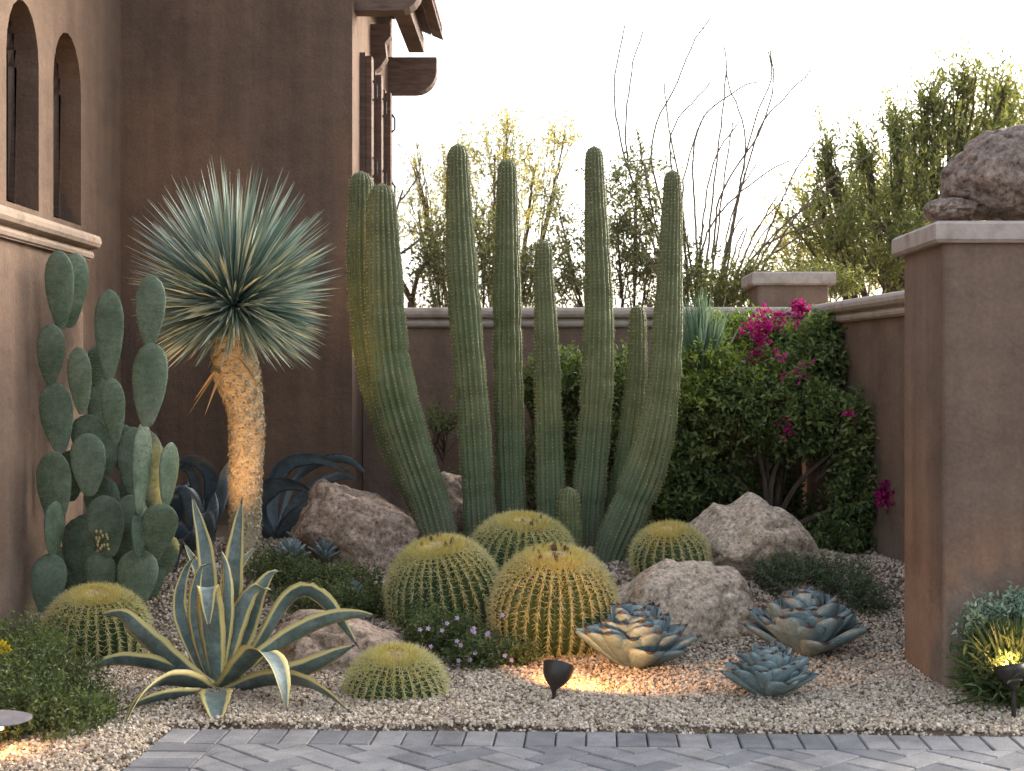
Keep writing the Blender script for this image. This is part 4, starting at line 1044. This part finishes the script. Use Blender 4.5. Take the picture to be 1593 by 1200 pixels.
# bougainvillea on the right wall, hollow beneath
boug = shrub("bougainvillea", "big dark green bougainvillea with magenta flowers on the wall behind the peaked boulder", "shrub", G(1200, 860, 8.7), [
    (1265, 560, 9.0, 55, 62, .30, 1.5), (1210, 600, 8.8, 70, 55, .32, 1.6), (1150, 640, 8.7, 80, 60, .34, 1.9), (1090, 700, 8.7, 60, 90, .32, 1.9), (1050, 790, 8.6, 42, 75, .25, 1.3),
    (1240, 660, 8.6, 80, 55, .30, 1.7), (1325, 680, 8.5, 36, 60, .22, 1.0), (1330, 780, 8.5, 32, 95, .22, 1.2), (1180, 530, 9.2, 60, 40, .22, .8), (1285, 520, 9.1, 34, 30, .2, .5),
    (1300, 850, 8.4, 40, 50, .2, .7), (1130, 800, 9.1, 90, 80, .14, .7), (1220, 820, 9.2, 80, 80, .12, .6)], 300, .13, 9, .042, .024, L_BOUG, limb=.022, r0=.0025, spread=.9, upb=.35)
def flowers(px, py, Z, rx, ry, n, nc):
    mb = MB(); c = W(px, py, Z)
    for k in range(nc):
        cc_ = c + RNG.normal(0, .5, 3) * [rx / F * Z, .06, ry / F * Z]
        q = int(n / nc); D = nrm(RNG.normal(0, 1, (q, 3)) + [0, -.5, .2])
        leaves(mb, cc_ + D * RNG.uniform(0, .03, (q, 1)), D, .030, .024, jitter=1, fold=.3)
    obj("flower_cluster", mb, PINK, boug, kind='stuff')
flowers(1188, 512, 8.75, 24, 26, 250, 20); flowers(1180, 553, 8.7, 22, 12, 70, 9); flowers(1238, 478, 8.85, 18, 8, 110, 8)
flowers(1215, 500, 8.8, 22, 12, 60, 6); flowers(1222, 668, 8.35, 12, 14, 26, 4); flowers(1320, 645, 8.25, 6, 6, 14, 2); flowers(1376, 772, 8.15, 15, 16, 130, 9)
flowers(1218, 570, 8.4, 30, 24, 30, 6)
# the twig that carries the hanging flower
tw = MB(); tube(tw, spline(np.array([W(1330, 740, 8.4), W(1360, 745, 8.25), W(1382, 790, 8.15)]), 8), .004, 5); obj("twig", tw, BARK, boug)
lf = MB(); sprig_set(lf, None, np.array([W(1362, 750, 8.2), W(1378, 780, 8.15), W(1385, 770, 8.15)]), nrm(np.array([[1, 0, -.3], [.4, 0, -1.], [.6, -.2, -.6]])), .10, 8, .04, .025); obj("hanging_leaves", lf, L_BOUG, boug, kind='stuff')

shrub("lime_shrub", "bright yellow-green shrub right of the column cactus, below the pale grass tuft", "shrub", G(1110, 800, 9.05), [
    (1095, 575, 8.75, 52, 40, .25, 1.3), (1150, 545, 9.1, 50, 38, .25, 1.0), (1080, 620, 8.6, 40, 34, .22, .9), (1125, 520, 9.2, 40, 30, .2, .6), (1160, 590, 8.75, 50, 26, .25, .7)], 200, .14, 9, .034, .018, L_LIME, limb=.015)
shrub("green_shrub", "green shrub showing between the column cactus stems against the far wall", "shrub", G(900, 840, 9.2), [
    (885, 590, 9.1, 60, 46, .25, 1.1), (955, 600, 9.1, 50, 50, .25, 1.0), (900, 680, 9.1, 75, 60, .25, 1.2), (975, 700, 9.0, 50, 80, .25, 1.2), (845, 740, 9.2, 60, 70, .2, .8), (820, 600, 9.2, 22, 26, .15, .2)], 210, .14, 8, .040, .020, L_BOUG, limb=.014, upb=.4)
shrub("green_shrub", "small sparse shrub between the leaning stems and the third stem, at the far wall", "shrub", G(690, 830, 9.3), [
    (690, 655, 9.2, 30, 26, .2, .25), (700, 800, 9.0, 40, 60, .2, .5)], 140, .13, 7, .036, .018, L_BOUG, limb=.01)
# pale grass tuft
gr_ = thing("pale_grass_plant", "pale blue-green spiky grass plant rising at the wall right of the column cactus", "plant", tuple(G(1085, 640, 9.2)))
mb = MB(); N = 260; c = W(1090, 605, 8.75); th_ = RNG.normal(0, .30, N); ph = RNG.uniform(0, 2 * pi, N)
D = np.stack([np.sin(th_) * np.cos(ph), np.sin(th_) * np.sin(ph), np.cos(th_)], -1); Lg = RNG.uniform(.34, .62, N) * (1 - .3 * np.abs(th_))
leaves(mb, c + RNG.normal(0, .02, (N, 3)), D, Lg, .015, up=(0, -1, 0), fold=.15, jitter=.4)
obj("blades", mb, L_GRASS, gr_, kind='stuff')
mb = MB(); tube(mb, [G(1085, 640, 8.8), W(1090, 610, 8.75)], [.05, .04], 8); obj("stem", mb, BARK, gr_)

# low cover
def cover(label, base, blobs, n, ll=.016, lw=.008, mat=L_COVER, L=.07, name="ground_cover_shrub", extra=None, m=9):
    return shrub(name, label, "shrub", base, blobs, n, L, m, ll, lw, mat, limb=.006, r0=.0014, upb=.7, shell=.4, extra=extra)
cover("low loose green shrub filling the bottom left corner beside the paving", G(80, 1120, 5.0), [
    (60, 1075, 5.25, 95, 70, .26, 2.0), (20, 1120, 4.9, 75, 75, .25, 1.6), (110, 1140, 4.95, 65, 60, .22, 1.6), (150, 1130, 5.1, 38, 45, .15, .7), (30, 1010, 5.6, 70, 45, .2, 1.0)], 360, .020, .009, L_COVER, L=.09)
cover("grey-green low shrub between the pale boulder and the near pillar", G(1280, 940, 7.2), [
    (1235, 900, 7.15, 62, 34, .2, 1.0), (1300, 905, 7.2, 62, 38, .25, 1.3), (1345, 935, 7.0, 34, 36, .16, .8), (1200, 885, 7.3, 30, 20, .12, .4)], 300, .018, .009, L_COVER2)
sc1 = cover("low green shrub dotted with lilac flowers between the front barrel cacti", G(720, 1020, 6.1), [
    (690, 990, 6.2, 62, 36, .16, 1.1), (745, 1018, 6.0, 55, 30, .16, .9), (655, 965, 6.4, 34, 26, .1, .4), (805, 1020, 6.05, 34, 18, .1, .3)], 330, .020, .010, L_COVER)
cover("dark green low shrub between the striped agave and the craggy boulder", G(490, 930, 7.0), [
    (470, 905, 7.1, 66, 34, .22, 1.1), (540, 915, 7.0, 62, 36, .22, 1.1), (430, 880, 7.3, 45, 24, .2, .6), (500, 935, 6.7, 80, 20, .14, .7), (585, 940, 6.8, 30, 22, .1, .3)], 300, .020, .010, L_COVER)
def petals(par, pts, mat, s=.012, n=5):
    mb = MB()
    for q in pts:
        c = W(*q); a = np.arange(n) * 2 * pi / n
        D = np.stack([np.cos(a), 0 * a - .5, np.sin(a)], -1); leaves(mb, np.tile(c, (n, 1)), D, s, s * .8, up=(0, -1, 0), jitter=.2)
    obj("flowers", mb, mat, par, kind='stuff')
petals(sc1, [(random.uniform(640, 800), random.uniform(955, 1030), 5.85) for _ in range(16)] + [(735, 981, 5.85), (760, 985, 5.85), (738, 983, 5.84), (758, 987, 5.84)], LILAC)
yf = cover("clump with a yellow flower at the left edge below the prickly pear", G(4, 1040, 5.5), [(-6, 1040, 5.5, 34, 34, .1, .6)], 200)
petals(yf, [(5, 1004, 5.38), (10, 1010, 5.38), (1, 1008, 5.37)], YFLOW, .028, 8)

# right hand plant lit by its lamp
rb = G(1585, 1080, 5.3)
def spiky(lf, tw):
    N = 420; c = np.array([rb[0] - .02, rb[1], rb[2] + .03]); th_ = np.abs(RNG.normal(0, .75, N)); ph = RNG.uniform(0, 2 * pi, N)
    D = np.stack([np.sin(th_) * np.cos(ph), np.sin(th_) * np.sin(ph), np.cos(th_)], -1)
    leaves(lf, c + D * .05, D, RNG.uniform(.14, .26, N), .016, fold=.2)
cover("spiky green plant lit yellow by a lamp in front of the near pillar", rb, [(1560, 1050, 5.3, 62, 44, .18, 1.6), (1590, 1020, 5.35, 50, 40, .16, 1.0)], 190, .045, .012, L_COVER, L=.09, name="lit_plant", extra=spiky, m=7)
shrub("grey_shrub", "blue-green shrub behind the lamp-lit plant at the foot of the near pillar", "shrub", G(1580, 1020, 5.48), [(1548, 975, 5.46, 46, 30, .07, .8), (1600, 960, 5.46, 46, 34, .07, .8)], 230, .09, 8, .028, .012, L_GRASS, limb=.008)

# beyond the wall ------------------------------------------------
g0 = lambda px, Z: np.array([(px - CX) / F * Z, Z, 0.0])
TG = "trees and shrubs beyond the far wall"
shrub("olive_tree", "dense olive-green tree beyond the right wall beside the pink boulder", "tree", g0(1430, 13), [
    (1480, 250, 13.0, 95, 75, .7, 1.5), (1380, 300, 12.8, 85, 80, .7, 1.5), (1540, 200, 13.2, 75, 62, .6, 1.0), (1440, 200, 13.2, 50, 42, .5, .5), (1300, 370, 12.5, 80, 60, .6, 1.1), (1400, 400, 12.3, 100, 60, .6, 1.5),
    (1590, 280, 12.6, 80, 90, .6, 1.0), (1395, 200, 13, 18, 38, .2, .35), (1455, 150, 13, 20, 34, .2, .35), (1500, 130, 13, 22, 30, .2, .35), (1560, 140, 13.2, 24, 34, .2, .4), (1345, 240, 13, 18, 30, .2, .3), (1285, 240, 12.8, 12, 40, .15, .25), (1270, 300, 13.0, 38, 55, .4, .3), (1500, 360, 12.5, 100, 70, .6, 1.2), (1620, 180, 13.0, 50, 50, .5, .5)], 115, .36, 13, .072, .020, L_OLIVE, group=TG, limb=.05, r0=.0025, spread=.6, upb=1.0, parts=("trunk", "crown"))
shrub("yellow_tree", "yellow-green sunlit tree standing behind the olive-green tree", "tree", g0(1380, 15), [
    (1300, 340, 15, 100, 80, .8, 1.2), (1420, 280, 15.5, 110, 90, .8, 1.3), (1570, 190, 15.5, 90, 70, .7, .9), (1240, 400, 15, 60, 50, .6, .7), (1340, 420, 14.5, 110, 50, .7, 1.0), (1510, 190, 15.4, 30, 55, .3, .3)], 130, .36, 12, .07, .022, L_YEL, group=TG, limb=.05, r0=.0025, spread=.6, upb=.9, parts=("trunk", "crown"))
shrub("dark_shrub", "dark leafy shrub beyond the wall between the first and third cactus stems", "shrub", g0(700, 11.8), [
    (680, 420, 11.8, 46, 70, .45, 1.2), (755, 400, 12.0, 50, 90, .45, 1.3), (700, 350, 12.1, 30, 40, .3, .3), (820, 430, 11.8, 48, 60, .45, 1.1)], 125, .20, 9, .052, .022, L_DARK, group=TG, limb=.02, r0=.002, upb=.2)
shrub("dark_shrub", "dark leafy shrub beyond the wall behind the tallest right-hand cactus stems", "shrub", g0(980, 12), [
    (890, 420, 11.8, 50, 65, .45, 1.0), (960, 350, 12.0, 48, 95, .45, 1.2), (1010, 400, 12.0, 50, 90, .45, 1.4), (1070, 430, 11.8, 45, 50, .4, .7), (990, 270, 12.2, 42, 50, .35, .5), (870, 330, 12.4, 38, 46, .35, .3)], 120, .20, 9, .052, .022, L_DARK, group=TG, limb=.02, r0=.002, upb=.2)
shrub("dark_shrub", "grey-green shrub beyond the wall left of the small distant pillar", "shrub", g0(1150, 11.4), [(1170, 440, 11.4, 70, 40, .4, 1.0), (1290, 440, 11.2, 60, 26, .3, .7), (1120, 460, 11.4, 50, 26, .3, .6)], 220, .2, 10, .045, .014, L_OLIVE, group=TG, limb=.02, r0=.003, upb=.6)
shrub("palo_verde", "airy yellow-green palo verde tree rising behind the column cactus", "tree", g0(760, 14), [
    (770, 240, 14, 55, 50, .5, .5), (700, 270, 14, 45, 48, .5, .35), (830, 260, 14.2, 65, 55, .5, .5), (880, 210, 14.4, 40, 28, .4, .2), (650, 330, 14, 38, 70, .4, .35), (760, 330, 14, 120, 60, .5, .8), (790, 185, 14.2, 22, 24, .3, .1), (645, 250, 14, 18, 26, .3, .06)],
    200, .30, 14, .040, .016, L_YEL, group=TG, limb=.022, r0=.0022, spread=.7, upb=.8, parts=("trunk", "crown"))
# bare tree beside the house
bt = thing("bare_tree", "thin bare tree with dark twigs beyond the wall beside the house", "tree", tuple(g0(640, 12.6)), TG)
mb = MB()
def grow(p, d, L, r, depth):
    k = 5; pts = [p]; dd = d
    for _ in range(k):
        dd = nrm(dd + RNG.normal(0, .16, 3) + [0, 0, .04]); pts.append(pts[-1] + dd * L / k)
    tube(mb, np.array(pts), np.linspace(r, r * .6, k + 1), 5)
    if depth == 0: return
    for _ in range(random.choice([2, 2, 3])):
        grow(pts[random.choice([3, 4, 5, 5])], nrm(dd + RNG.normal(0, .55, 3) * [1, .7, .6] + [0, 0, .12]), L * random.uniform(.6, .85), r * .58, depth - 1)
tube(mb, [g0(640, 12.6), W(641, 470, 12.6)], [.05, .04], 8)
for tx_ in (-.25, .05, -.5): grow(W(641, 470, 12.6), nrm(np.array([tx_, 0, 1.])), .62, .024, 4)
obj("branches", mb, BARK, bt)
# ocotillo
oc = thing("ocotillo", "ocotillo with long bare curving canes against the sky, beyond the wall", "plant", tuple(g0(1090, 12)))
canes = [[(975, 260), (960, 180), (953, 140), (972, 40)], [(974, 240), (985, 100), (1000, 50)], [(1010, 230), (1050, 140), (1080, 60), (1104, 30)], [(1040, 215), (1085, 155), (1105, 128)], [(1080, 210), (1120, 160), (1160, 130), (1178, 128)],
    [(1130, 120), (1129, 90), (1128, 62)], [(1160, 230), (1148, 170), (1130, 130), (1129, 100)], [(1165, 220), (1190, 150), (1207, 110), (1195, 80)], [(1180, 200), (1210, 165), (1262, 108)], [(1120, 300), (1170, 230), (1205, 140), (1198, 78)],
    [(1200, 350), (1240, 260), (1268, 222)], [(1160, 420), (1220, 350), (1290, 300), (1300, 290)], [(1150, 440), (1240, 370), (1330, 310)], [(1060, 300), (1040, 200), (1034, 130)], [(1120, 330), (1135, 220), (1140, 190)], [(1100, 360), (1190, 270), (1230, 250)],
    [(1170, 400), (1260, 350), (1340, 345)], [(1130, 400), (1150, 300), (1180, 250)], [(1090, 380), (1110, 250), (1150, 190)], [(1060, 350), (1070, 250), (1095, 180)], [(1020, 350), (1000, 250), (990, 200)]]
for k in range(13):
    x1 = 1088 + random.gauss(60, 95); y1 = random.uniform(250, 400)
    canes.append([(1088 + (x1 - 1088) * .7, y1 + 60), (x1, y1), (x1 + (x1 - 1088) * .22 + random.uniform(-8, 8), y1 - random.uniform(15, 40))])
for k, cp in enumerate(canes):
    Z = 12 + random.uniform(-.35, .35); bxp = 1088 + random.uniform(-14, 22)
    pts = [W(bxp, 620, 12), W(bxp + (cp[0][0] - bxp) * .42, 620 + (cp[0][1] - 620) * .5, 12 + (Z - 12) * .4)] + [W(x, y, Z) for x, y in cp]
    pts = spline(np.array(pts), 34)
    for _ in range(4): pts[1:-1] = (pts[:-2] + pts[1:-1] * 2 + pts[2:]) / 4
    pts[1:-1] += RNG.normal(0, .004, (32, 3))
    mb = MB(); tube(mb, pts, np.linspace(.013, .006, 34), 5)
    n = 90; ix = RNG.integers(4, 33, n); Dn_ = nrm(RNG.normal(0, 1, (n, 3))); cones(mb, pts[ix], Dn_, .025, .003)
    obj("cane", mb, OCO, oc)
for (a_, b_) in (((1088, 600), (1088, 1030)),):
    mb = MB(); tube(mb, [g0(1090, 12), W(1092, 600, 12)], [.10, .07], 8); obj("stump", mb, OCO, oc)

# ------------------------------------------------------------------ garden lamps
def spot(loc, target, power, size_deg, col=(1, .58, .26), blend=.6, rad=.02):
    d = bpy.data.lights.new("spot", 'SPOT'); d.energy = power; d.spot_size = math.radians(size_deg); d.spot_blend = blend; d.color = col; d.shadow_soft_size = rad
    o = bpy.data.objects.new("lamp_light", d); COL.objects.link(o); o.location = loc
    v = Vector(target) - Vector(loc); o.rotation_euler = v.to_track_quat('-Z', 'Y').to_euler(); return o
def uplight(label, pos, target, power, size_deg, head=(.15, .4, 1), hr=.058, hl=.085, stem=.07, col=(1, .56, .24)):
    pos = np.array(pos, float); r = thing("garden_spotlight", label, "lamp", tuple(pos))
    d = nrm(np.array(head, float)); hc = pos + [0, 0, stem]
    mb = MB(); tube(mb, [pos - [0, 0, .05], hc + [0, 0, .01]], .008, 8); obj("stake", mb, LAMPB, r)
    mb = MB(); tt = np.array([-.02, 0, .012, .03, .05, .07, hl]); rr_ = np.array([.004, .016, .028, .042, .052, .056, hr])
    tube(mb, hc + d * tt[:, None], rr_, 24, capped=False)
    tube(mb, hc + d * np.array([hl, hl - .006, hl - .05])[:, None], np.array([hr, hr - .005, .035]), 24, capped=False)
    obj("shade", mb, LAMPB, r, smooth=True)
    mb = MB(); tube(mb, hc + d * np.array([hl - .022, hl - .018])[:, None], np.array([.5, .5]) * hr, 20); obj("bulb", mb, BULB, r)
    s = spot(hc + d * (hl + .008), target, power, size_deg, col); s.parent = r; s.location = Vector(s.location) - r.location
    return r
uplight("small black spotlight in the gravel in front of the barrel cacti", W(862, 1100, 5.36), W(985, 1025, 5.9), 5, 124, (.22, .5, .9), col=(1, .45, .13))
uplight("black spotlight at the foot of the yucca trunk behind the striped agave", G(322, 960, 6.6), W(364, 560, 7.5), 19, 64, (.1, .6, 1), .05, .07, .04)
uplight("black spotlight in the spiky plant at the right edge", W(1577, 1118, 5.10), W(1558, 1015, 5.32), 3.2, 100, (-.1, .35, 1), .040, .065, .11)
pl = thing("path_light", "grey mushroom shaped path light at the left edge in the corner shrub", "lamp", tuple(W(-6, 1190, 4.62)))
hc = W(-6, 1120, 4.62)
mb = MB(); tube(mb, [W(-6, 1200, 4.62), hc], .012, 10); obj("post", mb, LAMPB, pl)
mb = MB(); zs = np.array([0.0, .004, .014, .024, .030]); rs = np.array([.108, .108, .075, .035, .005]); tube(mb, hc + np.stack([0 * zs, 0 * zs, zs], -1), rs, 28); obj("shade", mb, LAMPG, pl, smooth=False)
mb = MB(); tube(mb, hc + np.array([[0, 0, -.03], [0, 0, -.004]]), .02, 14); obj("bulb", mb, BULB, pl)
pd = bpy.data.lights.new("path_bulb", 'POINT'); pd.energy = .5; pd.color = (1, .55, .22); pd.shadow_soft_size = .03
po = bpy.data.objects.new("lamp_light", pd); COL.objects.link(po); po.location = hc + np.array([0, -.035, -.03])
